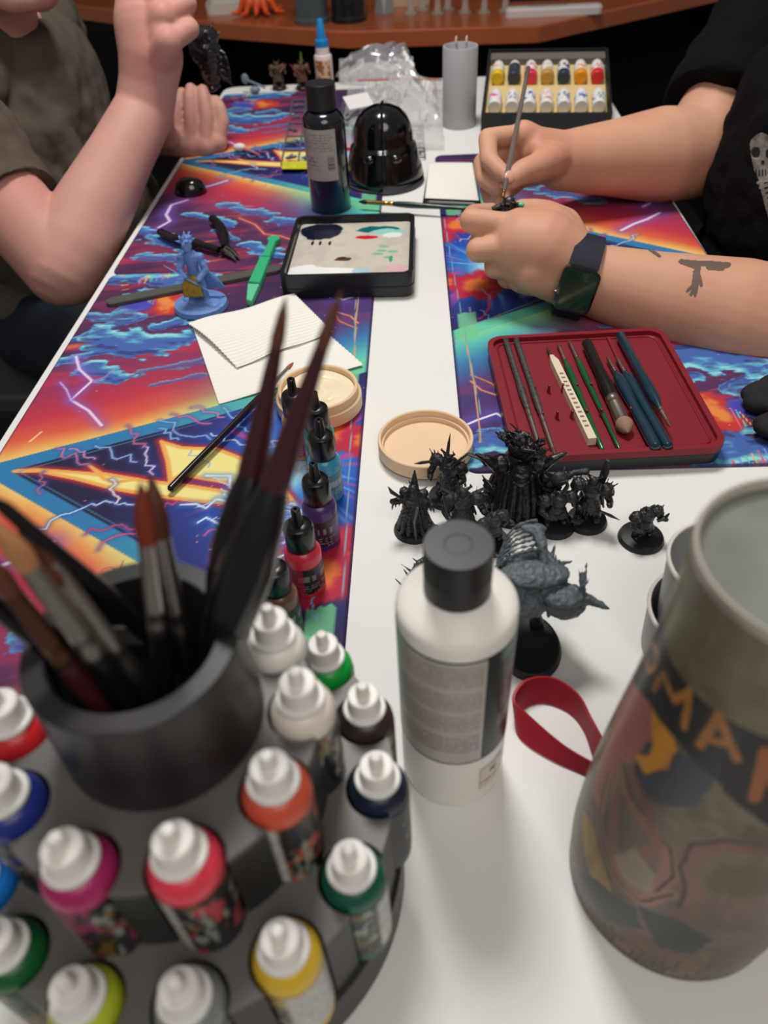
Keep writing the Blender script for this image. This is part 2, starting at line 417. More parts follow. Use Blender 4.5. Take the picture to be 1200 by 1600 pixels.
    zap([la(*p) for p in ((145, 598), (165, 592), (180, 580))], 0.0009, (200, 120, 180))
    zap([lb(*p) for p in ((295, 312), (270, 320), (262, 335), (268, 345), (250, 355))], 0.003, (240, 200, 250), (120, 90, 220), 0.012)
    zap([lb(*p) for p in ((375, 340), (400, 350), (415, 365), (440, 368), (460, 375))], 0.0016, (250, 150, 90), (200, 60, 90), 0.006)
    zap([lc(*p) for p in ((722, 665), (745, 655), (775, 645), (792, 655), (800, 650))], 0.0017, (250, 240, 255), (100, 90, 230), 0.012)
    zap([lc(*p) for p in ((1030, 335), (1010, 345), (990, 352), (970, 362))], 0.003, (240, 220, 255), (130, 90, 210), 0.012)
    zap([lc(*p) for p in ((727, 530), (733, 560), (740, 600), (746, 640), (750, 690))], 0.0010, (230, 170, 80))
    zap([lc(*p) for p in ((735, 585), (755, 593), (770, 600), (778, 612))], 0.0012, (240, 140, 70))
    zap([lc(*p) for p in ((733, 480), (738, 507), (780, 492), (860, 462))], 0.0012, (150, 150, 170))
    zap([lc(*p) for p in ((770, 455), (762, 468), (764, 480), (755, 494), (748, 498))], 0.0016, (220, 50, 100))
    zap([la(*p) for p in ((525, 490), (548, 497), (560, 508))], 0.0014, (250, 150, 100))
    zap([la(*p) for p in ((556, 470), (553, 560), (548, 700), (536, 940))], 0.0007, (120, 170, 190))
    root = la(470, 800)
    for k in range(9):
        a = math.radians(150+k*14+rng.uniform(-5, 5)); L = rng.uniform(0.05, 0.10); q = (root[0]+L*math.cos(a)*1.1, root[1]+L*math.sin(a))
        bz = bolt(root, q, 0.10, rng); zap(bz, 0.0014, (214, 236, 255), (60, 120, 230), 0.004)
        for j in (3, 5, 7):
            a2 = a+rng.uniform(-0.9, 0.9); l2 = rng.uniform(.012, .03); zap(bolt(bz[j], (bz[j][0]+l2*math.cos(a2), bz[j][1]+l2*math.sin(a2)), 0.15, rng, 5), 0.0008, (190, 215, 250))
    for s0, s1, c in (((150, 720), (110, 705), (214, 140, 190)), ((225, 700), (240, 745), (230, 200, 240)), ((200, 668), (225, 702), (226, 90, 110)), ((150, 700), (215, 725), (140, 190, 240)),
                      ((90, 705), (140, 728), (210, 110, 150)), ((60, 830), (145, 790), (180, 220, 250)), ((145, 790), (210, 792), (180, 220, 250)), ((155, 862), (250, 820), (236, 80, 90)), ((135, 838), (225, 822), (216, 60, 90)),
                      ((250, 660), (330, 690), (120, 190, 240)), ((270, 650), (330, 665), (230, 90, 130)), ((300, 640), (350, 655), (220, 120, 160)), ((320, 840), (395, 800), (214, 80, 150)), ((70, 740), (65, 775), (190, 90, 120)),
                      ((175, 752), (182, 790), (250, 220, 210)), ((280, 690), (250, 672), (120, 190, 240)), ((395, 700), (330, 680), (190, 215, 250)), ((350, 640), (400, 680), (120, 190, 240))):
        zap(bolt(la(*s0), la(*s1), 0.13, rng, 8), 0.0011, c, (60, 80, 180), 0.003)
    for k in range(14):                                                # same little branches in the other half of the hexagon
        p = (rng.uniform(0.12, 0.29), rng.uniform(0.22, 0.5)); a = rng.uniform(0, 6.28); q = (p[0]+0.03*math.cos(a), p[1]+0.03*math.sin(a))
        if up(np.array([p[0]]))[0]-0.02 > p[1]: zap(bolt(p, q, 0.2, rng, 6), 0.0009, [(230, 70, 110), (120, 190, 245), (230, 200, 250)][k % 3])
    # stars
    for k in range(60):
        p = (rng.uniform(0, MW), rng.uniform(0, ML)); col = over(col, (250, 170, 160), sm(0.0011, 0.0004, np.hypot(x-p[0], y-p[1]))*0.8)
    zap([la(48, 693), la(66, 678)], 0.0012, (255, 220, 170))
    # the painter's scrawl, unreadable colour dashes
    for k in range(9):
        p = la(218+9*k, 447-2*k); q = la(222+9*k, 436-2*k); zap([p, q, (q[0]+.004, q[1]-.006)], 0.0013, [(250, 90, 120), (250, 190, 60), (90, 220, 160), (120, 160, 250)][k % 4])
    for k in range(6):
        p = la(194-1*k, 470-7*k); zap([p, (p[0]+.007, p[1]+.002)], 0.0012, [(250, 190, 60), (90, 220, 200), (250, 120, 60)][k % 3])
    gry = col.mean(1, keepdims=True); col = gry+(col-gry)*0.86; col = col*0.93
    # hem
    e = np.minimum(np.minimum(x, MW-x), np.minimum(y, ML-y)); col = over(col, (50, 34, 76), sm(0.0028, 0.0018, e)*0.7)
    return col
def mat_fn(u, v):
    x = u*MW; y = v*ML; r = 0.012
    cx = np.clip(x, r, MW-r); cy = np.clip(y, r, ML-r)                 # round the corners
    dx = x-cx; dy = y-cy; L = np.hypot(dx, dy); m = np.maximum(np.abs(dx), np.abs(dy))
    f = np.where(L > 1e-9, m/np.maximum(L, 1e-9), 1)
    both = (np.abs(dx) > 0) & (np.abs(dy) > 0); f = np.where(both, f, 1)
    e = np.minimum(np.minimum(u*MW, (1-u)*MW), np.minimum(v*ML, (1-v)*ML))
    return cx+dx*f, cy+dy*f, np.where(e < 1e-6, 0.0002, 0.0020)
pm_me, mu, mv = grid_mesh('playmat', 260, 600, mat_fn)
co = np.empty(len(pm_me.vertices)*3, np.float32); pm_me.vertices.foreach_get('co', co); co = co.reshape(-1, 3)
grid_colors(pm_me, mat_art(co[:, 0].astype(float), co[:, 1].astype(float)))
clothm = printed('mat_cloth', 0.62, 0.25)
MZ = 0.0002; MT = 0.0022
pm = put('playmat', pm_me, clothm); tag(pm, 'bright stormy sky playmat at near left, under the row of black-capped paints', 'playmat', 'storm print playmats'); pm.location = (-0.363, 0.11, MZ)
p2 = put('playmat', pm_me); tag(p2, 'storm print playmat at far left, under the black helmet and tall dark bottle', 'playmat', 'storm print playmats'); p2.location = (-0.363, 0.8385, MZ)
p3 = put('playmat', pm_me); tag(p3, 'storm print playmat at right, under the red brush tray and painting hands', 'playmat', 'storm print playmats'); p3.location = (0.3165, 1.203, MZ); p3.scale.x = 0.95; p3.rotation_euler.z = math.pi+0.015

# ================================================================ PAINT RACK (round, two tiers, bottles sit in open-fronted sockets)
RC = Vector((-0.104, 0.158)); UZ, LZ = 0.140, 0.093; UR, LR = 0.056, 0.083
UPB = [('red', (12, 1140), (205, 38, 42)), ('blue', (10, 1262), (34, 48, 128)), ('magenta', (128, 1352), (168, 38, 98)), ('coral pink', (288, 1345), (226, 62, 84)),
       ('orange-red', (424, 1232), (205, 84, 60)), ('cream', (474, 1108), (226, 218, 206)), ('white', (438, 1005), (234, 232, 226)), ('violet', (372, 938), (92, 74, 148))]
LOB = [('bright green', (512, 1040), (20, 168, 66)), ('brown-black', (570, 1122), (56, 44, 44)), ('navy', (592, 1230), (26, 36, 58)), ('dark teal green', (556, 1372), (14, 84, 66)),
       ('yellow', (452, 1500), (214, 178, 44)), ('grey', (297, 1578), (128, 132, 130)), ('lime', (132, 1572), (176, 190, 44)), ('forest green', (8, 1500), (20, 92, 48)),
       ('sky blue', (-28, 1385), (28, 118, 206)), ('pale lilac', (408, 968), (190, 180, 210))]
def sock(px, py, z, R):
    p = at(px, py, z); v = Vector((p.x, p.y))-RC; return math.atan2(v.y, v.x)
ua = [sock(*b[1], UZ, UR) for b in UPB]; lo_a = [sock(*b[1], LZ, LR) for b in LOB]
def tier_outline(R, ring, angs, rs_, n=160):
    pts = []; angs = sorted(a % (2*math.pi) for a in angs)
    # half angle where the socket circle crosses the rim
    c = (R*R+ring*ring-rs_*rs_)/(2*R*ring); ha = math.acos(max(-1, min(1, c)))
    for i, a in enumerate(angs):
        b = angs[(i+1) % len(angs)]+(2*math.pi if i == len(angs)-1 else 0)
        cx, cy = ring*math.cos(a), ring*math.sin(a)
        p0 = (R*math.cos(a-ha), R*math.sin(a-ha)); p1 = (R*math.cos(a+ha), R*math.sin(a+ha))
        t0 = math.atan2(p0[1]-cy, p0[0]-cx); t1 = math.atan2(p1[1]-cy, p1[0]-cx)
        while t1 > t0: t1 -= 2*math.pi
        for k in range(19): t = t0+(t1-t0)*k/18; pts.append((cx+rs_*math.cos(t), cy+rs_*math.sin(t)))
        s0, s1 = a+ha, b-ha; m = max(2, int(abs(s1-s0)/0.06))
        for k in range(1, m): t = s0+(s1-s0)*k/m; pts.append((R*math.cos(t), R*math.sin(t)))
    return pts
def fill_angles(angs, want):                    # the sockets hidden behind the pot carry on at the same spacing
    a = sorted(x % (2*math.pi) for x in angs); out = list(angs)
    for i in range(len(a)):
        g_ = (a[(i+1) % len(a)]-a[i]) % (2*math.pi)
        k = int(round(g_/want))
        for j in range(1, k): out.append(a[i]+g_*j/k)
    return out
rk = thing('paint_rack', 'round two-tier dark grey rack full of white-capped paint bottles', 'rack', (RC.x, RC.y, 0))
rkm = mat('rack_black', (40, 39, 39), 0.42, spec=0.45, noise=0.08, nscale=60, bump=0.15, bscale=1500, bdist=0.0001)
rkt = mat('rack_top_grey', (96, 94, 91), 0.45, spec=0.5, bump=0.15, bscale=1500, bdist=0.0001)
G().lathe([(0, 0.0), (0.090, 0.0), (0.0915, 0.002), (0.0915, 0.034), (0.090, 0.0355), (0, 0.0355)], 96).obj('base_tier', rkm, rk)
ola = fill_angles(lo_a, math.radians(30)); oua = fill_angles(ua, math.radians(40))
loo = tier_outline(0.0895, LR, ola, 0.0141)
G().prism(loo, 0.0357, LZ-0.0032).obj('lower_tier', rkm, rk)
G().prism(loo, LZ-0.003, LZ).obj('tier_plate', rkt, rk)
uoo = tier_outline(0.0620, UR, oua, 0.0141)
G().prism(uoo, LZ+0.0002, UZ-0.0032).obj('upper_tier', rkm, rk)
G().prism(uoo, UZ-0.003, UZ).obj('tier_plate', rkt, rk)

wcap = mat('white_plastic_cap', (226, 224, 220), 0.42, spec=0.45, sss=0.15)
def label_art(me, seed, base):
    n = len(me.vertices); co = np.empty(n*3, np.float32); me.vertices.foreach_get('co', co); co = co.reshape(-1, 3).astype(float)
    a = np.arctan2(co[:, 1], co[:, 0]); z = co[:, 2]
    col = np.tile(np.array([24., 24, 30]), (n, 1))
    f = fbm(a*2.3+seed, z*150+seed, 4, seed); g2 = fbm(a*3.1+seed*2, z*90, 4, seed+5)
    col = over(col, base, sm(0.55, 0.62, f)*0.8); col = over(col, (150, 160, 150), sm(0.62, 0.68, g2)*0.9); col = over(col, (130, 90, 50), sm(0.60, 0.66, fbm(a*4, z*120, 3, seed+9))*0.8)
    w = sm(0.5, 0.6, np.cos(a+0.4*seed)); bars = (np.sin(z*2600) > 0)*(fbm(a*22, np.round(z*420), 2, 3) > 0.42)
    col = col*(1-w[:, None])+(np.array([206., 204, 198])*(1-bars*0.25)[:, None])*w[:, None]
    grid_colors(me, col)
labm = printed('bottle_label_print', 0.4, 0.4, coat=0.2)
def paint_bottle(name_col, col, x, y, ztop, seed, ring, s=1.0, rz=0):
    t = thing('paint_bottle', f'white-capped {name_col} paint bottle in the {ring} ring of the rack', 'paint bottle', (x, y, ztop-0.0572), rz, 'dropper paints in the round rack')
    pc = mat('paint_'+name_col.replace(' ', '_').replace('-', '_'), col, 0.33, spec=0.5, sss=0.1)
    R = 0.0128
    G().lathe([(0, 0.0), (R-0.0015, 0.0), (R, 0.0015), (R, 0.0558), (R*0.965, 0.0585), (R*0.86, 0.0612), (R*0.72, 0.0628), (0.0072, 0.0636), (0.0072, 0.066), (0, 0.066)], 40).obj('bottle_body', pc, t)
    me, u, v = grid_mesh('label', 90, 46, lambda u, v: ((R+0.00025)*np.cos(u*2*math.pi), (R+0.00025)*np.sin(u*2*math.pi), 0.008+v*0.045))
    label_art(me, seed, col); put('label', me, labm, t)
    G().lathe([(0.0071, 0.0637), (0.0092, 0.0637), (0.0096, 0.0645), (0.0096, 0.0656), (0.0091, 0.0662), (0.0077, 0.0663), (0.0074, 0.0670), (0.0070, 0.0745), (0.0064, 0.0752), (0.0034, 0.0753), (0.0029, 0.0758), (0.0027, 0.0808), (0.0020, 0.0822), (0, 0.0825)], 36).obj('cap', wcap, t)
    return t
for i, ((nm, px, col), a) in enumerate(zip(UPB, ua)): paint_bottle(nm, col, RC.x+(UR+(0.004 if nm == 'violet' else 0))*math.cos(a), RC.y+(UR+(0.004 if nm == 'violet' else 0))*math.sin(a), UZ+0.0005, i+1, 'upper', rz=a)
for i, ((nm, px, col), a) in enumerate(zip(LOB, lo_a)): paint_bottle(nm, col, RC.x+LR*math.cos(a), RC.y+LR*math.sin(a), LZ+0.0005, i+11, 'lower', rz=a)

# brush pot on the rack ---------------------------------------------------
PB = UZ+0.0003; PT = 0.190
pot = thing('brush_pot', 'round matt black pot of paintbrushes on top of the rack', 'pot', (RC.x+0.002, RC.y+0.004, PB))
H = PT-PB
G().lathe([(0, 0.0), (0.0380, 0.0), (0.0386, 0.001), (0.0374, H-0.0005), (0.0369, H), (0.0300, H), (0.0294, H-0.0005), (0.0285, 0.004), (0, 0.004)], 72).obj('pot_body', mat('pot_black', (40, 39, 40), 0.34, spec=0.5, bump=0.1, bscale=900, bdist=0.0001), pot, smooth=25)
brown = mat('bristle_brown', (92, 48, 30), 0.6, noise=0.3, nscale=900); rust = mat('bristle_rust', (120, 44, 24), 0.6, noise=0.3, nscale=900); tan = mat('bristle_tan', (170, 120, 76), 0.6, noise=0.3, nscale=900)
fer = mat('ferrule_silver', (196, 190, 184), 0.25, 1.0); ferb = mat('ferrule_bronze', (120, 84, 66), 0.3, 0.9); ebony = mat('black_lacquer', (14, 13, 15), 0.22, spec=0.6, coat=0.3); maroon = mat('maroon_lacquer', (62, 22, 28), 0.28, spec=0.6, coat=0.3)
def brush(label, tip, butt, Lb, Lf, rf, rh, hm, fm, bm_, group=None, flat=1.0, name='paintbrush', rb=None, hair_r=None):
    """bristles at tip, then ferrule, then handle down to butt"""
    tip = Vector(tip); butt = Vector(butt); L = (butt-tip).length; M = along(butt, tip)
    t = bpy.data.objects.new(name, None); C.objects.link(t); t.matrix_world = M; t.empty_display_size = 0.01
    tag(t, label, 'paintbrush', group)
    z2 = L-Lb; z1 = z2-Lf
    rb = rb or rh*0.45; hr = hair_r or rf*1.0
    S = Matrix.Diagonal((1, flat, 1, 1))
    G().lathe([(0, 0), (rb*0.6, 0.0004), (rb, 0.002), (rb*1.05, z1*0.2), (rh*0.8, z1*0.55), (rh, z1*0.78), (rh*0.93, z1*0.90), (rf*0.96, z1)], 20).obj('handle', hm, t)
    G().lathe([(rf, z1-0.0005), (rf*1.06, z1+0.0002), (rf*1.06, z1+Lf*0.10), (rf, z1+Lf*0.14), (rf, z1+Lf*0.24), (rf*1.05, z1+Lf*0.26), (rf, z1+Lf*0.30), (hr*0.86, z2), (0, z2)], 20, S).obj('ferrule', fm, t)
    G().lathe([(hr*0.84, z2-0.0003), (hr*1.0, z2+Lb*0.3), (hr*0.75, z2+Lb*0.62), (hr*0.34, z2+Lb*0.88), (0.0001, L)], 18, S).obj('bristles', bm_, t)
    return t
def inpot(a, r=0.024, z=0.146): return Vector((pot.location.x+r*math.cos(math.radians(a)), pot.location.y+r*math.sin(math.radians(a)), z))
# two big handles standing up at the right: the wide black bulge, maroon neck and fine brown point
def big_brush(label, top, q):
    M = along(q, top); L = (Vector(top)-Vector(q)).length
    t = bpy.data.objects.new('paintbrush', None); C.objects.link(t); t.matrix_world = M; tag(t, label, 'paintbrush')
    s = L/0.23
    G().lathe([(0, 0), (0.003, 0.001), (0.0045, 0.02*s), (0.0070, 0.05*s), (0.0096, 0.080*s), (0.0098, 0.10*s), (0.0076, 0.125*s), (0.0050, 0.14*s)], 22).obj('handle', ebony, t)
    G().lathe([(0.0051, 0.1395*s), (0.0052, 0.142*s), (0.0044, 0.158*s), (0.0030, 0.185*s), (0.0022, 0.205*s)], 20).obj('neck', maroon, t)
    G().lathe([(0.0021, 0.2045*s), (0.0023, 0.21*s), (0.0016, 0.221*s), (0.0001, 0.23*s)], 16).obj('bristles', brown, t)
big_brush('tall black brush in the pot, bulging handle and maroon neck, left of the pair', atd(447, 462, 0.245), inpot(10, 0.018))
big_brush('tall black brush in the pot, bulging handle and maroon neck, right of the pair', atd(534, 452, 0.232), inpot(-40, 0.017))
brush('silver-ferruled brush with rust bristles standing in the pot, blurred', atd(219, 752, 0.235), inpot(-60, 0.013), 0.022, 0.036, 0.0037, 0.0042, ebony, fer, rust)
brush('silver-ferruled brush with fine brown point standing in the pot beside the rust one', atd(234, 738, 0.262), inpot(-10, 0.014), 0.024, 0.040, 0.0036, 0.0042, ebony, fer, brown)
brush('brush with bronze ferrule leaning left out of the pot, tan bristles', atd(-8, 815, 0.225), inpot(-70, 0.02), 0.018, 0.040, 0.0040, 0.0046, ebony, fer, tan)
brush('brush with bright silver ferrule leaning left out of the pot', atd(20, 800, 0.235), inpot(-50, 0.018), 0.020, 0.052, 0.0037, 0.0044, ebony, fer, brown)
brush('dark brown-haired brush leaning furthest left in the pot', atd(-40, 850, 0.228), inpot(-95, 0.022), 0.020, 0.030, 0.0036, 0.0040, maroon, ferb, brown)
brush('short silver brush leaning left near the middle of the pot', atd(58, 872, 0.240), inpot(-40, 0.012), 0.012, 0.034, 0.0032, 0.0038, ebony, fer, brown)
def stick(label, name, p, q, r0, r1, m, cat):
    o = G().tube([p, Vector(p).lerp(Vector(q), 0.03), Vector(p).lerp(Vector(q), .5), Vector(p).lerp(Vector(q), .97), q], [r0*0.5, r0, (r0+r1)/2*1.1, r1, r1*0.4], 14).obj(name, m); return tag(o, label, cat)
stick('plain black stick leaning out of the pot to the upper left', 'sculpting_stick', atd(-6, 782, 0.225), inpot(60, 0.018, 0.150), 0.0022, 0.0046, ebony, 'tool')
stick('black handle sticking out low over the left rim of the pot', 'sculpting_stick', atd(-30, 930, 0.25), inpot(-150, 0.012, 0.155), 0.0036, 0.0030, ebony, 'tool')
tag(G().slab(rrect(-0.009, -0.0035, 0.009, 0.0035, 0.0012), 0, 0.0014, 0.0003, Matrix.Translation(at(190, 992, 0.176)) @ Matrix.Rotation(math.radians(62), 4, 'X')).obj('metal_clip', mat('dull_metal', (120, 118, 116), 0.35, 0.7)), 'small grey metal clip lying among the brushes in the pot', 'clip')

# ================================================================ BIG WHITE BOTTLE
WB = Vector((0.0135, 0.221, 0.0003)); wr = 0.0272
t = thing('primer_bottle', 'large white bottle with matt black screw cap and grey text label', 'bottle', WB)
G().lathe([(0, 0), (wr-0.003, 0), (wr-0.0006, 0.0025), (wr, 0.005), (wr, 0.137), (wr*0.985, 0.1392), (wr*0.93, 0.1412), (wr*0.82, 0.1432), (wr*0.66, 0.1458), (wr*0.58, 0.1470), (0.0138, 0.1475), (0.0138, 0.149), (0, 0.149)], 72).obj('bottle_body', mat('white_bottle', (240, 238, 233), 0.36, sss=0.1), t)
cp = G(); n = 72
cp.lathe([(0, 0.1482), (0.0143, 0.1482), (0.0146, 0.1486), (0.0146, 0.1742), (0.0143, 0.1746), (0.0060, 0.1746), (0.0056, 0.1744), (0, 0.1744)], n)
capo = cp.obj('screw_cap', mat('cap_black', (32, 31, 33), 0.42, bump=0.1, bscale=800, bdist=0.0001), t, smooth=20)
G().lathe([(0.0145, 0.1608), (0.01475, 0.1610), (0.01475, 0.1615), (0.0145, 0.1617)], n).obj('cap_seam', mat('cap_line', (14, 14, 15), 0.5), t)
LB0, LB1 = 0.047, 0.131
la0 = math.radians(-215); la1 = math.radians(-8)
me, u, v = grid_mesh('label', 620, 330, lambda u, v: ((wr+0.0002)*np.cos(la0+(la1-la0)*u), (wr+0.0002)*np.sin(la0+(la1-la0)*u), LB0+(LB1-LB0)*v))
deg = np.degrees(la0+(la1-la0)*u); zz = LB0+(LB1-LB0)*v
col = np.tile(np.array([184., 178, 172]), (len(u), 1))
col = over(col, (90, 120, 112), sm(-165, -172, deg)*0.8)
def txt(a0, a1, z0, z1, rows, dark=(112, 102, 98), seed=0, strength=0.62):     # paragraph of small unreadable print
    global col
    inb = (deg > a0) & (deg < a1) & (zz > z0) & (zz < z1); rr = (zz-z0)/(z1-z0)*rows; row = np.floor(rr); fr = rr-row
    gl = vnoise(deg*2.4, row*7.7+seed, seed); wd = vnoise(deg*0.45, row*3.3, seed+2)
    m = inb*(fr > 0.25)*(fr < 0.8)*(gl > 0.38)*(wd > 0.22); col = over(col, dark, m*strength)
for k, (z0, z1) in enumerate(((0.112, 0.127), (0.094, 0.107), (0.077, 0.090), (0.058, 0.072))):
    txt(-160, -66, z0, z1, 5, seed=k*5+1)
    col = over(col, (160, 152, 144), ((deg > -160) & (deg < -66) & (zz > z0-0.001) & (zz < z1+0.001))*0.35)
col = over(col, (196, 194, 190), (np.abs(deg+64) < 0.9)*0.6)
col = over(col, (38, 46, 48), (deg > -63)*1.0)
col = over(col, (60, 110, 100), ((deg > -46) & (zz > 0.122))*1.0)
col = over(col, (118, 98, 104), ((deg > -42) & (zz < 0.117) & (zz > 0.082))*(0.4+0.6*sm(.4, .6, fbm(deg*.2, zz*300, 4, 3))))
col = over(col, (150, 146, 150), ((deg > -44) & (zz < 0.079) & (zz > 0.068))*0.7)
col = over(col, (64, 34, 40), ((deg > -40) & (zz < 0.066))*0.9)
col = over(col, (20, 20, 22), ((zz > LB1-0.0013) | (zz < LB0+0.0011))*1.0)
grid_colors(me, col); put('label', me, printed('label_print', 0.35, 0.45), t)
a0 = math.radians(-62); a1 = math.radians(-26)
me, u, v = grid_mesh('price_label', 100, 60, lambda u, v: ((wr+0.00025)*np.cos(a0+(a1-a0)*u), (wr+0.00025)*np.sin(a0+(a1-a0)*u), 0.016+0.020*v))
col = np.tile(np.array([214., 204, 186]), (len(u), 1)); k = (np.abs(v-0.66) < 0.16)*(vnoise(u*14, v*6, 2) > 0.5)*(u > .3)*(u < .8)+(np.abs(v-0.3) < 0.05)*(vnoise(u*30, v*0, 2) > 0.4)
col = over(col, (92, 84, 76), k*0.8); e = np.minimum(np.minimum(u, 1-u), np.minimum(v, 1-v)); col = over(col, (190, 180, 160), (e < 0.03)*1.0)
grid_colors(me, col); put('price_label', me, MATS['label_print'], t)

# ================================================================ BIG TIN
CC = Vector((0.1195, 0.1625, 0.0003)); CR0, CR1, CHT = 0.0505, 0.0366, 0.2265
t = thing('printed_tin', 'tall dark olive tin with worn tentacle artwork and orange lettering', 'tin', CC)
def trad(z):
    s = sm(0.0, 0.03, z); return (CR0-0.0015)+0.0015*s-(CR0-CR1-0.0008)*sm(0.03, CHT-0.004, z)*1.0
zs = np.linspace(0.0, CHT-0.004, 24)
G().lathe([(0, 0.0), (float(trad(0))-0.0015, 0.0)]+[(float(trad(z))-0.0003, float(z)) for z in zs[1:]]+[(CR1-0.0012, CHT-0.0035), (CR1-0.0012, CHT-0.0060), (0, CHT-0.0062)], 96).obj('tin_body', mat('tin_bare', (88, 82, 70), 0.5, 0.3), t)
rim = G(); rim.lathe([(CR1-0.0010, CHT-0.0050), (CR1+0.0009, CHT-0.0042), (CR1+0.0013, CHT-0.0018), (CR1+0.0008, CHT), (CR1-0.0002, CHT), (CR1-0.0010, CHT-0.0014), (CR1-0.0010, CHT-0.0050)], 96)
rim.obj('rim', mat('rolled_rim', (188, 180, 172), 0.35, 0.35), t)
G().lathe([(CR1-0.0012, CHT-0.0045), (CR1-0.003, CHT-0.0052), (0.012, CHT-0.0046), (0, CHT-0.0045)], 72).obj('lid_plate', mat('frosted_lid', (134, 137, 132), 0.42, 0.25, noise=0.28, nscale=38), t)
ca0, ca1 = math.radians(-235), math.radians(-25)
me, u, v = grid_mesh('printed_wrap', 640, 560, lambda u, v: (trad(0.001+v*(CHT-0.0055))*np.cos(ca0+(ca1-ca0)*u), trad(0.001+v*(CHT-0.0055))*np.sin(ca0+(ca1-ca0)*u), 0.001+v*(CHT-0.0055)))
x = u*(ca1-ca0)*0.043; y = v*(CHT-0.0055); TWu = (ca1-ca0)*0.043        # unrolled coordinates in metres
def tc(px, py):                                # photo point -> unrolled wrap coordinates, by meeting the tin's wall
    o = Vector((0, 0, CH)); d = Vector(ray(px, py)).normalized()
    r_ = 0.043
    for _ in range(12):
        ox, oy = o.x-CC.x, o.y-CC.y; A = d.x**2+d.y**2; B = 2*(ox*d.x+oy*d.y); c_ = ox*ox+oy*oy-r_*r_; D = B*B-4*A*c_
        s = (-B-math.sqrt(max(D, 0)))/(2*A); p = o+d*s; r_ = 0.5*r_+0.5*float(trad(max(0, min(CHT, p.z))))
    a = math.atan2(p.y-CC.y, p.x-CC.x)
    while a > ca1+0.5: a -= 2*math.pi
    return ((a-ca0)*0.043, p.z)
n1 = fbm(x*60, y*60, 5, 3); n2 = fbm(x*200, y*200, 4, 8)
col = ramp(y+(n1-.5)*0.03, [(0.0, (78, 58, 40)), (0.022, (96, 72, 60)), (0.05, (84, 76, 70)), (0.08, (92, 80, 74)), (0.13, (96, 88, 76)), (0.17, (92, 88, 66)), (0.22, (100, 96, 76))])
col = over(col, (70, 60, 50), sm(0.45, 0.7, n1)*0.5); col = over(col, (130, 122, 100), sm(0.62, 0.75, n2)*0.25)
def P(*a): return [tc(*p) for p in a]
def fillp(pts, c, a=1.0, e=0.0008):
    global col
    col = over(col, c, spoly(x+(n2-.5)*0.002, y+(n1-.5)*0.003, P(*pts), e)*a)
def line(pts, w, c, a=1.0):
    global col
    col = over(col, c, sm(w, w*0.7, dpoly(x+(n2-.5)*0.0015, y, P(*pts)))*a)
# pinkish arm and tangle
fillp([(985, 1065), (1010, 1090), (1022, 1110), (1030, 1150), (1005, 1170), (1000, 1200), (975, 1190), (955, 1220), (935, 1260), (925, 1240), (960, 1130)], (136, 82, 76))
fillp([(1010, 1160), (1060, 1180), (1115, 1200), (1108, 1230), (1085, 1260), (1040, 1262), (1000, 1245), (985, 1215)], (58, 60, 70))
fillp([(1018, 1108), (1048, 1135), (1055, 1175), (1040, 1205), (1005, 1210), (992, 1185), (1012, 1185), (1022, 1165), (1020, 1140)], (176, 122, 42))
line([(965, 1190), (975, 1240), (1000, 1280), (1040, 1330), (1045, 1370), (1010, 1400), (975, 1375), (955, 1330), (960, 1270), (965, 1190)], 0.0034, (124, 86, 80))
line([(972, 1195), (982, 1240), (1008, 1280), (1046, 1330), (1050, 1372), (1010, 1408)], 0.0006, (40, 30, 30))
line([(950, 1210), (935, 1270), (945, 1330), (965, 1380), (1000, 1410), (1050, 1400)], 0.0030, (130, 92, 84))
line([(985, 1210), (1010, 1260), (1025, 1320), (1000, 1350), (965, 1340)], 0.0027, (112, 78, 74))
line([(950, 1210), (935, 1270), (945, 1330), (965, 1380), (1000, 1410), (1050, 1400)], 0.0007, (42, 34, 34))
line([(1195, 1330), (1130, 1325), (1085, 1330), (1070, 1360), (1080, 1400), (1070, 1430), (1030, 1450), (1000, 1455)], 0.0044, (104, 76, 72)); line([(1200, 1322), (1130, 1316), (1078, 1322), (1062, 1360), (1070, 1395), (1060, 1420)], 0.0007, (38, 32, 34))
fillp([(910, 1270), (925, 1290), (945, 1360), (960, 1410), (935, 1395), (912, 1330)], (140, 110, 52))
fillp([(900, 1360), (930, 1375), (990, 1420), (1000, 1450), (950, 1440), (905, 1400)], (46, 52, 50))
fillp([(1000, 1420), (1060, 1440), (1110, 1470), (1080, 1490), (1030, 1480)], (44, 48, 48))
fillp([(960, 1340), (990, 1330), (1020, 1370), (1015, 1400), (975, 1375)], (126, 122, 106), 0.7)
for k in range(44):                            # rubble along the foot
    bx = 0.02+0.145*((k*0.618) % 1.0); by = 0.004+0.020*((k*0.37) % 1.0)
    dd = np.maximum(np.abs(x-bx)/0.005, np.abs(y-by-(x-bx)*0.2)/0.004); col = over(col, [(104, 84, 76), (84, 70, 56), (70, 64, 60)][k % 3], sm(1.05, 0.9, dd)*0.8); col = over(col, (36, 30, 26), sm(0.16, 0.05, np.abs(dd-1.05))*0.8)
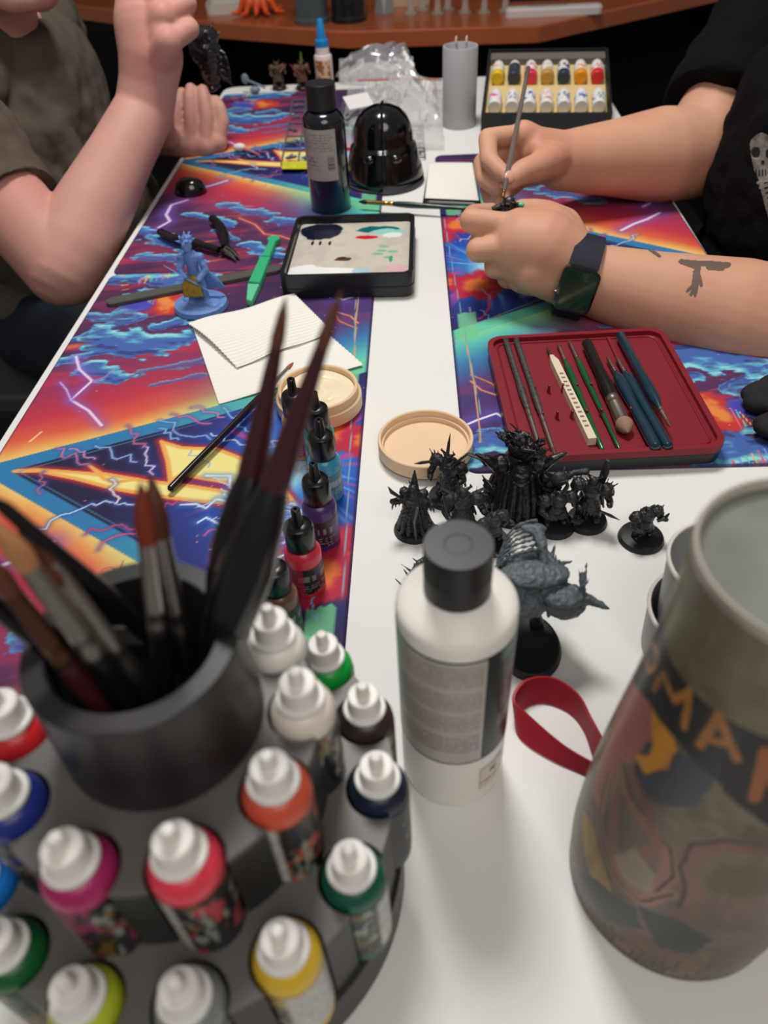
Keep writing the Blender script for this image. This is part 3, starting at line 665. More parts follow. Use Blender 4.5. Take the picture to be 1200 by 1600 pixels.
# dark ribbon with the lettering
fillp([(1028, 950), (1038, 1010), (1065, 1065), (1110, 1115), (1200, 1165), (1215, 1180), (1215, 1280), (1180, 1262), (1115, 1220), (1060, 1160), (1012, 1095), (990, 1062), (1005, 1010)], (34, 36, 38))
line([(1024, 950), (1034, 1010), (1061, 1065), (1108, 1112), (1200, 1160)], 0.0009, (24, 22, 22))
fillp([(1165, 1150), (1215, 1160), (1215, 1300), (1130, 1240), (1128, 1190)], (22, 20, 24))
OR = (150, 102, 48)
line([(1016, 1008), (1008, 1032), (1012, 1052), (1022, 1046), (1026, 1024), (1018, 1006)], 0.0015, OR)            # O
line([(1020, 1078), (1036, 1058), (1052, 1098), (1076, 1082), (1068, 1140)], 0.0018, OR)                          # M
line([(1092, 1168), (1122, 1122), (1150, 1190)], 0.0021, (140, 92, 46)); line([(1103, 1158), (1140, 1168)], 0.0017, (140, 92, 46))   # A
line([(1178, 1252), (1196, 1178), (1215, 1250)], 0.0024, (128, 76, 38))                                            # next letter, running out of view
col = over(col, (58, 50, 44), sm(0.5, 0.75, fbm(x*90, y*30, 4, 55))*0.35)
col = col*1.22
grid_colors(me, col); put('printed_wrap', me, printed('tin_print', 0.42, 0.45, coat=0.12), t)

# nested cups behind the tin
t = thing('nested_cups', 'two nested pale grey cups standing behind the tall tin', 'cup', (0.1690, 0.298, 0.0003))
cupm = mat('cup_grey', (150, 152, 150), 0.45, noise=0.06); lipm = mat('cup_lip', (206, 200, 194), 0.4)
G().lathe([(0, 0), (0.0330, 0), (0.0345, 0.001), (0.0365, 0.036), (0.0355, 0.0365), (0.032, 0.004), (0, 0.004)], 56).obj('outer_cup', cupm, t)
G().lathe([(0.0353, 0.0362), (0.0369, 0.0360), (0.0375, 0.0370), (0.0369, 0.0380), (0.0353, 0.0380)], 56).obj('lip', lipm, t)
G().lathe([(0.0300, 0.030), (0.0310, 0.0387), (0.0335, 0.078), (0.0325, 0.0785), (0.0300, 0.042), (0, 0.042), (0, 0.03)], 56).obj('inner_cup', cupm, t)
G().lathe([(0.0325, 0.0778), (0.0340, 0.0776), (0.0346, 0.0787), (0.0340, 0.0798), (0.0325, 0.0798), (0.0322, 0.0785)], 56).obj('lip', lipm, t)

# ================================================================ RED STRAP (a loop of silicone band standing on its edge)
def catmull(P, n=8, closed=False):
    P = [Vector(p) for p in P]; out = []; N = len(P)
    for i in range(N if closed else N-1):
        p0 = P[(i-1) % N] if (closed or i > 0) else P[0]; p1 = P[i]; p2 = P[(i+1) % N]; p3 = P[(i+2) % N] if (closed or i+2 < N) else P[-1]
        for k in range(n):
            s = k/n; out.append(0.5*((2*p1)+(p2-p0)*s+(2*p0-5*p1+4*p2-p3)*s*s+(3*p1-p0-3*p2+p3)*s*s*s))
    if not closed: out.append(P[-1])
    return out
lo = [at(*p, 0.0006) for p in ((808, 1142), (812, 1112), (846, 1098), (888, 1112), (914, 1142), (932, 1192), (960, 1240), (922, 1214), (868, 1190), (826, 1165))]
hi = [at(*p, z) for p, z in (((802, 1092), 0.016), ((822, 1063), 0.016), ((864, 1059), 0.015), ((902, 1084), 0.014), ((924, 1124), 0.014), ((948, 1168), 0.013), ((975, 1222), 0.010), ((930, 1194), 0.008), ((880, 1164), 0.010), ((826, 1118), 0.014))]
A = catmull(lo, 10, True); B = catmull(hi, 10, True); g = G(); N = len(A); V = []; cen = sum(A, Vector())/N
for a, b in zip(A, B):
    w = (b-a); i = A.index(a); tn = (A[(i+1) % N]-A[i-1]).normalized(); nr = w.cross(tn).normalized()*0.0009
    V += [a+nr, b+nr, b-nr, a-nr]
Fc = []
for i in range(N):
    j = (i+1) % N
    for k in range(4): Fc.append((i*4+k, i*4+(k+1) % 4, j*4+(k+1) % 4, j*4+k))
g.add(V, Fc); tag(g.obj('silicone_strap', mat('red_silicone', (156, 18, 38), 0.5, noise=0.12, nscale=200), smooth=50), 'looped dark red rubber strap lying beside the tall tin', 'strap')

# ================================================================ PALETTE AND TRAYS
MTZ = MZ+MT                                     # upper face of the playmats
def mz(x, y):                                   # height of what lies under a point of the table
    if -0.363 < x < -0.052 and 0.11 < y < 1.573: return MTZ
    if 0.020 < x < 0.322 and 0.475 < y < 1.203: return MTZ
    return 0.0
# wet palette
t = thing('wet_palette', 'square black palette box holding beige paper with dabs of paint', 'palette', (-0.080, 0.845, MTZ+0.0003), math.radians(-0.5))
blkp = mat('box_black_plastic', (24, 25, 30), 0.34, spec=0.5)
def tray(outer, inner, h, floor_z, m, parent, name='tray', z0=0.0):   # box with rounded corners, walls and a sunk floor
    n = len(outer); V = [(p[0], p[1], z0) for p in outer]+[(p[0], p[1], h) for p in outer]+[(p[0], p[1], h) for p in inner]+[(p[0], p[1], floor_z) for p in inner]
    Fc = [tuple(range(n))[::-1], tuple(range(3*n, 4*n))]
    for k in range(3): Fc += [(k*n+i, k*n+(i+1) % n, (k+1)*n+(i+1) % n, (k+1)*n+i) for i in range(n)]
    return G().add(V, Fc).obj(name, m, parent)
PW, PD = 0.0715, 0.080
tray(rrect(-PW, -PD, PW, PD, 0.011), rrect(-PW+0.0045, -PD+0.0045, PW-0.0045, PD-0.0045, 0.008), 0.0255, 0.0165, blkp, t)
G().tube([(p[0], p[1], 0.0105) for p in rrect(-PW, -PD, PW, PD, 0.011, 4)]+[(PW, PD-0.011, 0.0105)], 0.0008, 6).obj('seam', mat('seam_black', (12, 12, 14), 0.5), t)
a_, b_ = PW-0.0056, PD-0.0056
me, u, v = grid_mesh('palette_paper', 220, 250, lambda u, v: ((u*2-1)*a_, (v*2-1)*b_, 0.0171+0*u))
x = (u*2-1)*a_; y = (v*2-1)*b_
col = np.tile(np.array([206., 198, 184]), (len(u), 1)); w1 = fbm(x*60, y*60, 4, 3); w2 = fbm(x*220, y*220, 3, 6)
col = over(col, (188, 182, 172), sm(0.4, 0.7, w1)*0.6)
def pp(px, py):
    p = at(px, py, 0.0195); return (p.x+0.080, p.y-0.845)
def blob(px, py, rx, ry, c, a=1.0, seed=0):
    global col
    cx, cy = pp(px, py); ang = np.arctan2(y-cy, x-cx); r = np.hypot((x-cx)/rx, (y-cy)/ry)
    col = over(col, c, sm(1.08, 0.95, r/(0.75+0.5*fbm(ang*1.5+seed, ang*0+seed, 3, seed)))*a)
blob(503, 362, 0.024, 0.021, (16, 24, 44), seed=3); blob(492, 372, 0.010, 0.007, (16, 24, 44), seed=5)
for px in (500, 515, 488): blob(px, 381, 0.0016, 0.006, (16, 24, 44))
blob(588, 359, 0.023, 0.009, (18, 104, 104), seed=7); blob(606, 363, 0.019, 0.010, (150, 208, 200), seed=2); blob(613, 367, 0.012, 0.007, (228, 234, 228), seed=6)
blob(572, 371, 0.013, 0.0045, (204, 30, 44), seed=4)
for k, p in enumerate(((597, 392), (607, 402), (590, 397), (614, 393), (600, 385))): blob(*p, 0.006, 0.003, (110, 190, 150), 0.8, k)
blob(611, 405, 0.0022, 0.008, (60, 160, 110), .9)
blob(536, 405, 0.0085, 0.0055, (92, 66, 36), seed=9); blob(534, 404, 0.005, 0.003, (60, 42, 26), seed=1)
blob(500, 428, 0.040, 0.017, (240, 240, 238), seed=8); blob(478, 425, 0.018, 0.016, (238, 238, 236), seed=4)
blob(566, 424, 0.010, 0.008, (168, 200, 220), 0.8, 3); blob(562, 431, 0.012, 0.007, (150, 190, 214), 0.6, 8); blob(622, 420, 0.015, 0.010, (222, 176, 184), 0.8, 2); blob(594, 436, 0.013, 0.0035, (172, 130, 44), seed=5)
blob(540, 349, 0.045, 0.003, (150, 150, 150), 0.5, 4)
grid_colors(me, col); put('palette_paper', me, printed('paper_print', 0.22, 0.5, coat=0.4), t)

# red silicone brush tray
RT = Vector((0.1475, 0.5620, MTZ+0.0003)); rta = math.radians(3.2)
t = thing('brush_tray', 'square dark red silicone tray on a black base, holding paintbrushes', 'tray', RT, rta)
redm = mat('red_silicone_tray', (124, 24, 38), 0.46, spec=0.4, noise=0.06, nscale=30)
G().slab(rrect(-0.082, -0.090, 0.082, 0.090, 0.014), 0, 0.0100, 0.001).obj('base', blkp, t)
tray(rrect(-0.083, -0.091, 0.083, 0.091, 0.015), rrect(-0.078, -0.086, 0.078, 0.086, 0.011), 0.0165, 0.0125, redm, t, 'silicone_sheet', 0.0103)
TZ = 0.01255
inner = rrect(-0.074, -0.082, 0.074, 0.082, 0.009, 4)
G().tube([(p[0], p[1], TZ+0.0003) for p in inner]+[(inner[0][0], inner[0][1], TZ+0.0003)], 0.0009, 6).obj('ridge', redm, t)
G().box((0.0290, -0.082, TZ), (0.0315, 0.082, TZ+0.0022)).obj('divider', redm, t)
nub = None
for iy, yy in enumerate((0.000, -0.038)):
    for k in range(7):
        xx = -0.052+k*0.012
        g = G(); g.lathe([(0, 0), (0.0016, 0), (0.0012, 0.003), (0.0010, 0.0075), (0, 0.008)], 10, Matrix.Translation((xx, yy, TZ)) @ Matrix.Diagonal((1, 1.8, 1, 1)))
        g.obj('peg', redm, t)
def lay(label, butt, tip, Lb, Lf, rf, rh, hm, fm, bm_, z, rb=None, group=None, name='paintbrush', z2=None, hair_r=None):
    a = at(*butt, z); b = at(*tip, z if z2 is None else z2); return brush(label, b, a, Lb, Lf, rf, rh, hm, fm, bm_, group, name=name, rb=rb, hair_r=hair_r)
TT = RT.z+TZ
green = mat('green_lacquer', (14, 84, 46), 0.22, coat=0.4); navyl = mat('petrol_lacquer', (18, 50, 66), 0.25, coat=0.4); ivory = mat('ivory_wood', (216, 202, 178), 0.5)
chip = mat('worn_silver_paint', (90, 88, 88), 0.4, 0.5, noise=0.9, nscale=260)
lay('worn black and silver brush leftmost in the red tray', (789, 528), (846, 706), 0.012, 0.045, 0.0022, 0.0033, chip, fer, brown, TT+0.004, rb=0.0026)
lay('worn black and silver brush second from left in the red tray', (806, 530), (869, 716), 0.012, 0.045, 0.0020, 0.0031, chip, fer, brown, TT+0.0038, rb=0.0026)
lay('bright green brush right of the ivory stick in the red tray', (942, 704), (871, 535), 0.010, 0.020, 0.0017, 0.0030, green, fer, brown, TT+0.0034, rb=0.0019)
lay('green brush with a long thin handle, second right of the ivory stick', (968, 702), (888, 530), 0.010, 0.022, 0.0016, 0.0028, green, fer, brown, TT+0.0032, rb=0.0015)
lay('slate blue brush with fat handle, left of the pair low in the tray', (1026, 701), (948, 556), 0.010, 0.016, 0.0018, 0.0052, navyl, fer, brown, TT+0.0056, rb=0.0044)
lay('slate blue brush with fat handle, right of the pair low in the tray', (1045, 700), (962, 556), 0.010, 0.016, 0.0018, 0.0050, navyl, fer, brown, TT+0.0054, rb=0.0042)
lay('slate blue brush lying uppermost at the right of the red tray', (968, 522), (1048, 668), 0.010, 0.018, 0.0018, 0.0046, navyl, fer, brown, TT+0.0062, rb=0.0040, z2=TT+0.012)
lay('wide black powder brush with silver ferrule and round beige hair', (916, 534), (981, 676), 0.014, 0.034, 0.0052, 0.0058, mat('black_fleck', (22, 20, 22), 0.3, noise=0.9, nscale=300), fer, mat('hair_beige', (150, 120, 100), 0.8, noise=0.3, nscale=900), TT+0.0066, rb=0.0046, hair_r=0.0072)
p = at(861, 556, TT+0.0036); q = at(925, 690, TT+0.0036); M = along(q, p); L = (p-q).length
t = bpy.data.objects.new('clay_shaper', None); C.objects.link(t); t.matrix_world = M; tag(t, 'square ivory wooden stick tool with dark point in the red tray', 'tool')
G().add([(-.0034,-.0034,0),(.0034,-.0034,0),(.0034,.0034,0),(-.0034,.0034,0),(-.0034,-.0034,L*.9),(.0034,-.0034,L*.9),(.0034,.0034,L*.9),(-.0034,.0034,L*.9),(-.0014,-.0014,L),(.0014,-.0014,L),(.0014,.0014,L),(-.0014,.0014,L)],
        [(3,2,1,0),(0,1,5,4),(1,2,6,5),(2,3,7,6),(3,0,4,7),(4,5,9,8),(5,6,10,9),(6,7,11,10),(7,4,8,11),(8,9,10,11)]).obj('handle', ivory, t, False)
G().lathe([(0, L), (0.0012, L), (0.0009, L+0.012), (0, L+0.018)], 10).obj('point', mat('dark_point', (60, 50, 46), 0.4), t)
fg = G()
for k in range(13): fg.box((-0.0016, 0.0035, L*(0.12+0.05*k)), (0.0016, 0.00365, L*(0.12+0.05*k)+0.0022))
fg.obj('lettering', mat('grey_print', (130, 112, 100), 0.5), t, False)

# beige putty pot and its lid ---------------------------------------------
beige = mat('beige_card', (222, 190, 150), 0.5, noise=0.05, nscale=80)
c = at(500, 642); PZ = mz(c.x, c.y)
t = thing('putty_pot', 'open round beige pot of cream putty behind the black-capped paints', 'pot', (c.x, c.y+0.004, PZ+0.0003))
G().lathe([(0, 0), (0.0365, 0), (0.0378, 0.0015), (0.0378, 0.0125), (0.0368, 0.0132), (0.0352, 0.0135), (0.0352, 0.0205), (0.0346, 0.0210), (0.0326, 0.0210), (0.0320, 0.0204), (0.0320, 0.0150), (0, 0.0150)], 72).obj('pot_body', beige, t)
pg = G(); V = []; Fc = []; n = 40
for j in range(13):
    for i in range(n):
        r = 0.0318*j/12; a = 2*math.pi*i/n; V.append((r*math.cos(a), r*math.sin(a), 0.0165+0.0010*math.sin(a*3+j)*math.sin(j*0.9)+(0.0012 if j < 8 else 0)))
for j in range(12):
    for i in range(n): Fc.append((j*n+i, j*n+(i+1) % n, (j+1)*n+(i+1) % n, (j+1)*n+i))
pg.add(V, Fc).obj('putty', mat('cream_putty', (236, 222, 190), 0.3, sss=0.1), t)
c = at(665, 707)
t = thing('pot_lid', 'round beige lid lying open side up on the white table', 'lid', (c.x, c.y+0.001, 0.0025))
G().lathe([(0, 0), (0.0378, 0), (0.0388, 0.001), (0.0388, 0.0122), (0.0382, 0.0128), (0.0368, 0.0128), (0.0362, 0.0122), (0.0362, 0.0075), (0.0345, 0.0070), (0.0345, 0.0030), (0, 0.0030)], 72).obj('lid_body', mat('beige_lid', (226, 196, 162), 0.5, noise=0.04, nscale=60), t)

# black-capped dropper paints ---------------------------------------------
ccap = mat('dropper_black', (15, 15, 17), 0.26, spec=0.6)
def dropper(label, px, py, col, labcol, seed, rz=0.0):
    c = at(px, py); z = mz(c.x, c.y)
    t = thing('dropper_paint', label, 'paint bottle', (c.x, c.y, z+0.0002), rz, 'black-capped dropper paints in a row')
    R = 0.0123
    G().lathe([(0, 0), (R-0.001, 0), (R, 0.001), (R, 0.0335), (R*0.95, 0.0362), (R*0.8, 0.0382), (0.0088, 0.0390), (0.0088, 0.041), (0, 0.041)], 40).obj('bottle_body', mat('dropper_'+str(seed), col, 0.3, coat=0.2), t)
    me, u, v = grid_mesh('label', 80, 40, lambda u, v: ((R+0.0002)*np.cos(u*2*math.pi), (R+0.0002)*np.sin(u*2*math.pi), 0.004+v*0.0235))
    cc = np.tile(np.array(labcol, float), (len(u), 1)); k = (np.abs(v-0.62) < 0.12)*(vnoise(u*40, v*0, seed) > 0.4)+((v < 0.4)*(np.sin(v*60) > 0)*(vnoise(u*90, np.floor(v*9), seed) > 0.45))
    cc = over(cc, (200, 196, 196), k*0.55); cc = over(cc, col, ((u > 0.55) & (u < 0.7))*0.7)
    grid_colors(me, cc); put('label', me, labm, t)
    g = G(); n = 48; V = []; Fc = []
    prof = [(0.0094, 0.0392), (0.0097, 0.0398), (0.0096, 0.0560), (0.0090, 0.0578)]
    for j, (r, z_) in enumerate(prof):
        for i in range(n):
            a = 2*math.pi*i/n; rr = r*(1+(0.022 if (i % 2 and j in (1, 2)) else 0)); V.append((rr*math.cos(a), rr*math.sin(a), z_))
    for j in range(3):
        for i in range(n): Fc.append((j*n+i, j*n+(i+1) % n, (j+1)*n+(i+1) % n, (j+1)*n+i))
    Fc += [tuple(range(n))[::-1], tuple(range(3*n, 4*n))]
    g.add(V, Fc).obj('cap', ccap, t)
    G().lathe([(0.0089, 0.0578), (0.0078, 0.0588), (0.0042, 0.0594), (0.0037, 0.0602), (0.0031, 0.0712), (0.0026, 0.0718), (0.0013, 0.0718), (0.0010, 0.0700), (0, 0.0700)], 20).obj('nozzle', ccap, t)
    return t
dropper('red dropper paint with black cap, second nearest of the row', 482, 918, (206, 48, 72), (26, 26, 30), 1, 0.4)
dropper('brown dropper paint with black cap, nearest of the row', 446, 985, (112, 76, 62), (44, 50, 52), 2, 1.0)
dropper('purple dropper paint with black cap, third nearest of the row', 506, 846, (74, 46, 108), (44, 34, 52), 3, 2.0)
dropper('sky blue dropper paint with black cap, in the middle of the row', 513, 776, (58, 148, 186), (60, 110, 130), 4, 3.0)
dropper('teal dropper paint with black cap, partly behind the sky blue one', 505, 732, (38, 132, 132), (40, 90, 96), 5, 4.0)
dropper('beige dropper paint with pink label and black cap, farthest of the row', 472, 710, (176, 152, 112), (178, 60, 96), 6, 5.0)

# paper towel -------------------------------------------------------------
tw = mat('tissue', (232, 230, 224), 0.85, spec=0.2, bump=0.35, bscale=420, bdist=0.0006)
def sheet(name, label, cat, quad, n, zf, m, th=0.0006, parent=None, ribs=0.0, fr=150, bend=None):
    A_, B_, C_, D_ = [Vector(q) for q in quad]; V = []; 
    for s in (0, 1):
        for j in range(n+1):
            for i in range(n+1):
                a, b = i/n, j/n; p = (A_*(1-a)+B_*a)*(1-b)+(D_*(1-a)+C_*a)*b
                z = zf(a, b)+ribs*math.sin(b*fr)*0.5
                if bend: p = p+Vector(bend(a, b))
                V.append((p.x, p.y, z-s*th))
    N = (n+1)*(n+1); Fc = []
    for j in range(n):
        for i in range(n):
            k = j*(n+1)+i; Fc.append((k, k+1, k+n+2, k+n+1)); Fc.append((N+k, N+k+n+1, N+k+n+2, N+k+1))
    for i in range(n):
        for k, k2 in ((i, i+1), (n*(n+1)+i, n*(n+1)+i+1), (i*(n+1), (i+1)*(n+1)), (i*(n+1)+n, (i+1)*(n+1)+n)): Fc.append((k, k2, N+k2, N+k))
    o = G().add(V, Fc).obj(name, m, parent, True)
    if label: tag(o, label, cat)
    return o
qa, qb, qc, qd = at(296, 515), at(461, 469), at(568, 577), at(343, 636)
t = thing('paper_towel', 'folded white ribbed paper towel beside the putty pot', 'paper towel', (0, 0, 0))
sheet('lower_layer', None, None, (qa+Vector((0.004, 0, 0)), qb+Vector((-0.004, -0.006, 0)), qc, qd), 150, lambda a, b: MTZ+0.0014+0.0016*math.sin(a*5+b*3)**2, tw, parent=t, ribs=0.0010, fr=150)
qe = at(497, 560); qf = at(405, 585)
sheet('folded_layer', None, None, (qa, qb, at(520, 528), at(372, 583)), 150, lambda a, b: MTZ+0.0048+0.0035*math.sin(math.pi*b)*(1-0.4*a)+0.0012*math.sin(a*9+b*4), tw, parent=t, ribs=0.0014, fr=120)
lay('thin paintbrush with silver ferrule lying across the white paper towel', (264, 766), (459, 566), 0.012, 0.036, 0.0021, 0.0034, ebony, fer, mat('bristle_ginger', (150, 90, 48), 0.6), 0.0075, rb=0.0030, z2=0.014)

# hobby tools at the left -------------------------------------------------
def yz(px, py, dz=0.0): p = at(px, py); return Vector((p.x, p.y, MTZ+dz))
# nail file
p = yz(168, 480); q = yz(440, 425); M = frame(p, q-p)
L = (q-p).length
g = G(); pts = [(0.008*math.cos(math.radians(a))+0.008, 0.008*math.sin(math.radians(a))) for a in range(90, 271, 15)]+[(L-0.008+0.008*math.cos(math.radians(a)), 0.008*math.sin(math.radians(a))) for a in range(-90, 91, 15)]
M.translation = p+Vector((0, 0, 0.0003))
tag(g.slab(pts, 0, 0.0042, 0.0008, M).obj('sanding_file', mat('emery_grey', (78, 76, 72), 0.85, noise=0.15, nscale=500, bump=0.6, bscale=1800)), 'long grey emery sanding stick lying behind the blue miniature', 'sanding stick')
# green craft tool
p = yz(429, 384, 0.0042); q = yz(387, 484, 0.0042); L = (q-p).length; M = frame(p, q-p)
t = bpy.data.objects.new('craft_knife', None); C.objects.link(t); t.matrix_world = M; tag(t, 'mint green plastic craft knife lying left of the palette box', 'craft knife')
gm = mat('mint_plastic', (52, 172, 122), 0.4)
g = G(); g.slab([(0.008*math.cos(math.radians(a)), 0.0078*math.sin(math.radians(a))) for a in range(0, 360, 20)], -0.0035, 0.0035, 0.001)
g.slab([(0.004, -0.0045), (L*0.30, -0.0050), (L*0.31, 0.0050), (0.004, 0.0045)], -0.0033, 0.0033, 0.001); g.obj('head', gm, t)
G().slab([(L*0.325, -0.0065), (L*0.72, -0.0072), (L*0.74, 0.0072), (L*0.33, 0.0065)], -0.0038, 0.0040, 0.0012).obj('grip', gm, t)
G().slab([(L*0.745, -0.0068), (L*0.97, -0.0010), (L*1.0, 0.0060), (L*0.755, 0.0068)], -0.0034, 0.0036, 0.0008).obj('blade_guard', mat('mint_pale', (96, 196, 150), 0.4), t)
# flush cutters
t = thing('cutting_pliers', 'small black-handled cutting pliers lying open behind the blue miniature', 'pliers', yz(360, 402, 0.0))
o = t.location; hb = mat('grip_black', (18, 16, 20), 0.35)
def lp(px, py, dz): return yz(px, py, dz)-o
G().tube(catmull([lp(251, 372, .007), lp(275, 385, .008), (lp(310, 393, .008)), lp(345, 402, .007)], 6), [0.0030]+[0.0056]*6+[0.0064]*6+[0.0050]*6+[0.0042], 14, flat=0.75).obj('handle', hb, t)
G().tube(catmull([lp(333, 352, .008), lp(345, 364, .008), lp(353, 382, .008), lp(354, 398, .007)], 6), [0.0030]+[0.0056]*6+[0.0062]*6+[0.0050]*6+[0.0042], 14, flat=0.75).obj('handle', hb, t)
stl = mat('tool_steel', (150, 146, 142), 0.25, 1.0)
G().lathe([(0, 0), (0.006, 0), (0.006, 0.005), (0.003, 0.0062), (0, 0.0062)], 20, Matrix.Translation(lp(354, 403, 0.003))).obj('pivot', mat('dark_steel', (60, 58, 58), 0.3, 0.9), t)
G().tube([lp(354, 403, .006), lp(364, 408, .005), lp(370, 414, .003)], [0.0046, 0.0034, 0.0006], 8).obj('jaw', stl, t)
G().tube([lp(356, 399, .006), lp(368, 405, .005), lp(376, 411, .003)], [0.0044, 0.0032, 0.0006], 8).obj('jaw', stl, t)
# little black dome
p = yz(299, 304)
t = thing('black_dome', 'small glossy black half dome on the mat near the left table edge', 'dome', p+Vector((0, 0, 0.0002)))
gl = mat('gloss_black', (8, 8, 10), 0.16, spec=0.6, coat=0.5)
g = G(); g.lathe([(0, 0), (0.0225, 0), (0.0228, 0.002), (0.0215, 0.008), (0.018, 0.0145), (0.012, 0.019), (0.005, 0.0208), (0, 0.0211)], 40, Matrix.Diagonal((1.0, 0.8, 1, 1))); g.obj('shell', gl, t)
G().tube([(-0.004, -0.0178, 0.002), (-0.003, -0.0150, 0.010), (-0.002, -0.009, 0.0168)], 0.0012, 6).obj('ridge', gl, t)
# white earbud-like swab
t = thing('white_swab', 'small white plastic bud lying on the far left mat', 'bud', yz(380, 240, 0.0005))
G().ell((-0.004, 0, 0.0065), (0.010, 0.0062, 0.0060)).obj('bud', mat('bud_white', (224, 218, 214), 0.4), t)
G().tube([(0.002, -0.002, 0.005), (0.014, -0.009, 0.0035), (0.030, -0.024, 0.002)], [0.003, 0.0018, 0.0012], 10).obj('stem', mat('stem_pink', (196, 110, 120), 0.4), t)

# ================================================================ FAR END OF THE TABLE
# tall dark bottle
c = at(518, 327); R = 0.0262
t = thing('ink_bottle', 'tall dark blue-black bottle with pale grey label behind the palette', 'bottle', (c.x, c.y, mz(c.x, c.y)+0.0002))
G().lathe([(0, 0), (R-0.002, 0), (R, 0.003), (R, 0.107), (R*0.97, 0.1105), (R*0.85, 0.115), (R*0.68, 0.1185), (0.0140, 0.1195), (0.0140, 0.121), (0, 0.121)], 56).obj('bottle_body', mat('ink_blue', (18, 22, 34), 0.18, spec=0.6, coat=0.5), t)
G().lathe([(0, 0.1205), (0.0178, 0.1205), (0.0182, 0.121), (0.0178, 0.1475), (0.0170, 0.1485), (0, 0.1485)], 48).obj('cap', mat('cap_black', (32, 31, 33)), t)
b0, b1 = math.radians(-160), math.radians(-55)
me, u, v = grid_mesh('label', 160, 130, lambda u, v: ((R+0.0003)*np.cos(b0+(b1-b0)*u), (R+0.0003)*np.sin(b0+(b1-b0)*u), 0.043+0.060*v))
cc = np.tile(np.array([176., 168, 164]), (len(u), 1))
for k in range(7): cc = over(cc, (120, 112, 110), (np.abs(v-0.9+k*0.05) < 0.012)*(vnoise(u*40, v*0+k, k) > 0.35)*(u > .1)*(u < .92)*0.6)
for k in range(4): cc = over(cc, (120, 112, 110), (np.abs(v-0.46+k*0.08) < 0.014)*(vnoise(u*40, v*0+k, k+9) > 0.35)*(u > .1)*(u < .55)*0.6)
cc = over(cc, (60, 54, 54), ((u > 0.74) & (u < 0.92) & (v > 0.2) & (v < 0.5) & (np.sin(v*190+np.floor(v*19)*1.3) > -0.1))*0.85)
cc = over(cc, (70, 64, 62), (np.abs(np.hypot((u-0.30)*1.0, (v-0.36)*1.3)-0.09) < 0.012)*0.5)
grid_colors(me, cc); put('label', me, MATS['label_print'], t)
G().tube([(R*0.62*math.cos(a), R*0.62*math.sin(a), 0.1188) for a in np.linspace(math.radians(-120), math.radians(-60), 8)], 0.0008, 6).obj('rim_highlight_ridge', mat('ink_blue', (0, 0, 0)), t)

# glossy flared dome (plain)
c = at(601, 288)
t = thing('black_helmet', 'plain glossy black flared helmet standing between the dark bottle and white tube', 'helmet', (c.x, c.y+0.012, 0.0024))
g = G(); n = 56; V = []; Fc = []; prof = [(1.12, 0.0), (1.15, 0.004), (1.12, 0.012), (1.05, 0.026), (0.97, 0.040), (0.93, 0.0475), (0.88, 0.0505), (0.865, 0.053), (0.85, 0.062), (0.80, 0.073), (0.69, 0.083), (0.52, 0.0905), (0.30, 0.0950), (0.0, 0.0965)]
for r, z in prof:
    for i in range(n):
        a = 2*math.pi*i/n; s = math.sin(a); front = max(0, -s)**3
        rr = 0.047*r*(1+0.02*math.cos(4*a)*(1 if z < 0.05 else 0)); V.append((rr*math.cos(a), rr*math.sin(a)*0.95-(front*0.004 if z < 0.05 else 0), z))
for j in range(len(prof)-1):
    for i in range(n): Fc.append((j*n+i, j*n+(i+1) % n, (j+1)*n+(i+1) % n, (j+1)*n+i))
g.add(V, Fc).obj('shell', gl, t)
G().tube([(0, -0.0375, 0.060), (0, -0.0345, 0.074), (0, -0.025, 0.0885), (0, -0.008, 0.0955), (0, 0.012, 0.0955)], 0.0035, 10, flat=0.5).obj('crest_ridge', gl, t)
for s in (-1, 1): G().ell((s*0.017, -0.0405, 0.040), (0.0085, 0.006, 0.0062), 18).obj('side_boss', gl, t)
G().tube([(0.053*math.cos(a), 0.052*math.sin(a)-0.002, 0.0015) for a in np.linspace(0, 2*math.pi, 40)], 0.0022, 8).obj('base_rim', mat('grey_rim', (60, 60, 64), 0.3), t)

# white-grey upright tube
c = at(718, 203)
t = thing('white_tube', 'upright pale grey hollow tube at the far end beside the paint set box', 'tube', (c.x, c.y+0.024, 0.0003))
G().lathe([(0, 0), (0.0265, 0), (0.0268, 0.0006), (0.0268, 0.1115), (0.0262, 0.1125), (0.0238, 0.1125), (0.0232, 0.1115), (0.0232, 0.03), (0, 0.03)], 56).obj('tube_body', mat('tube_grey', (172, 170, 174), 0.45), t)
for sx in (-0.006, 0.010): G().tube([(sx, 0.020, 0.1120), (sx, 0.0205, 0.119), (sx+0.001, 0.021, 0.1215)], [0.0014, 0.0014, 0.0003], 8).obj('prong', mat('bud_white', (0, 0, 0)), t)

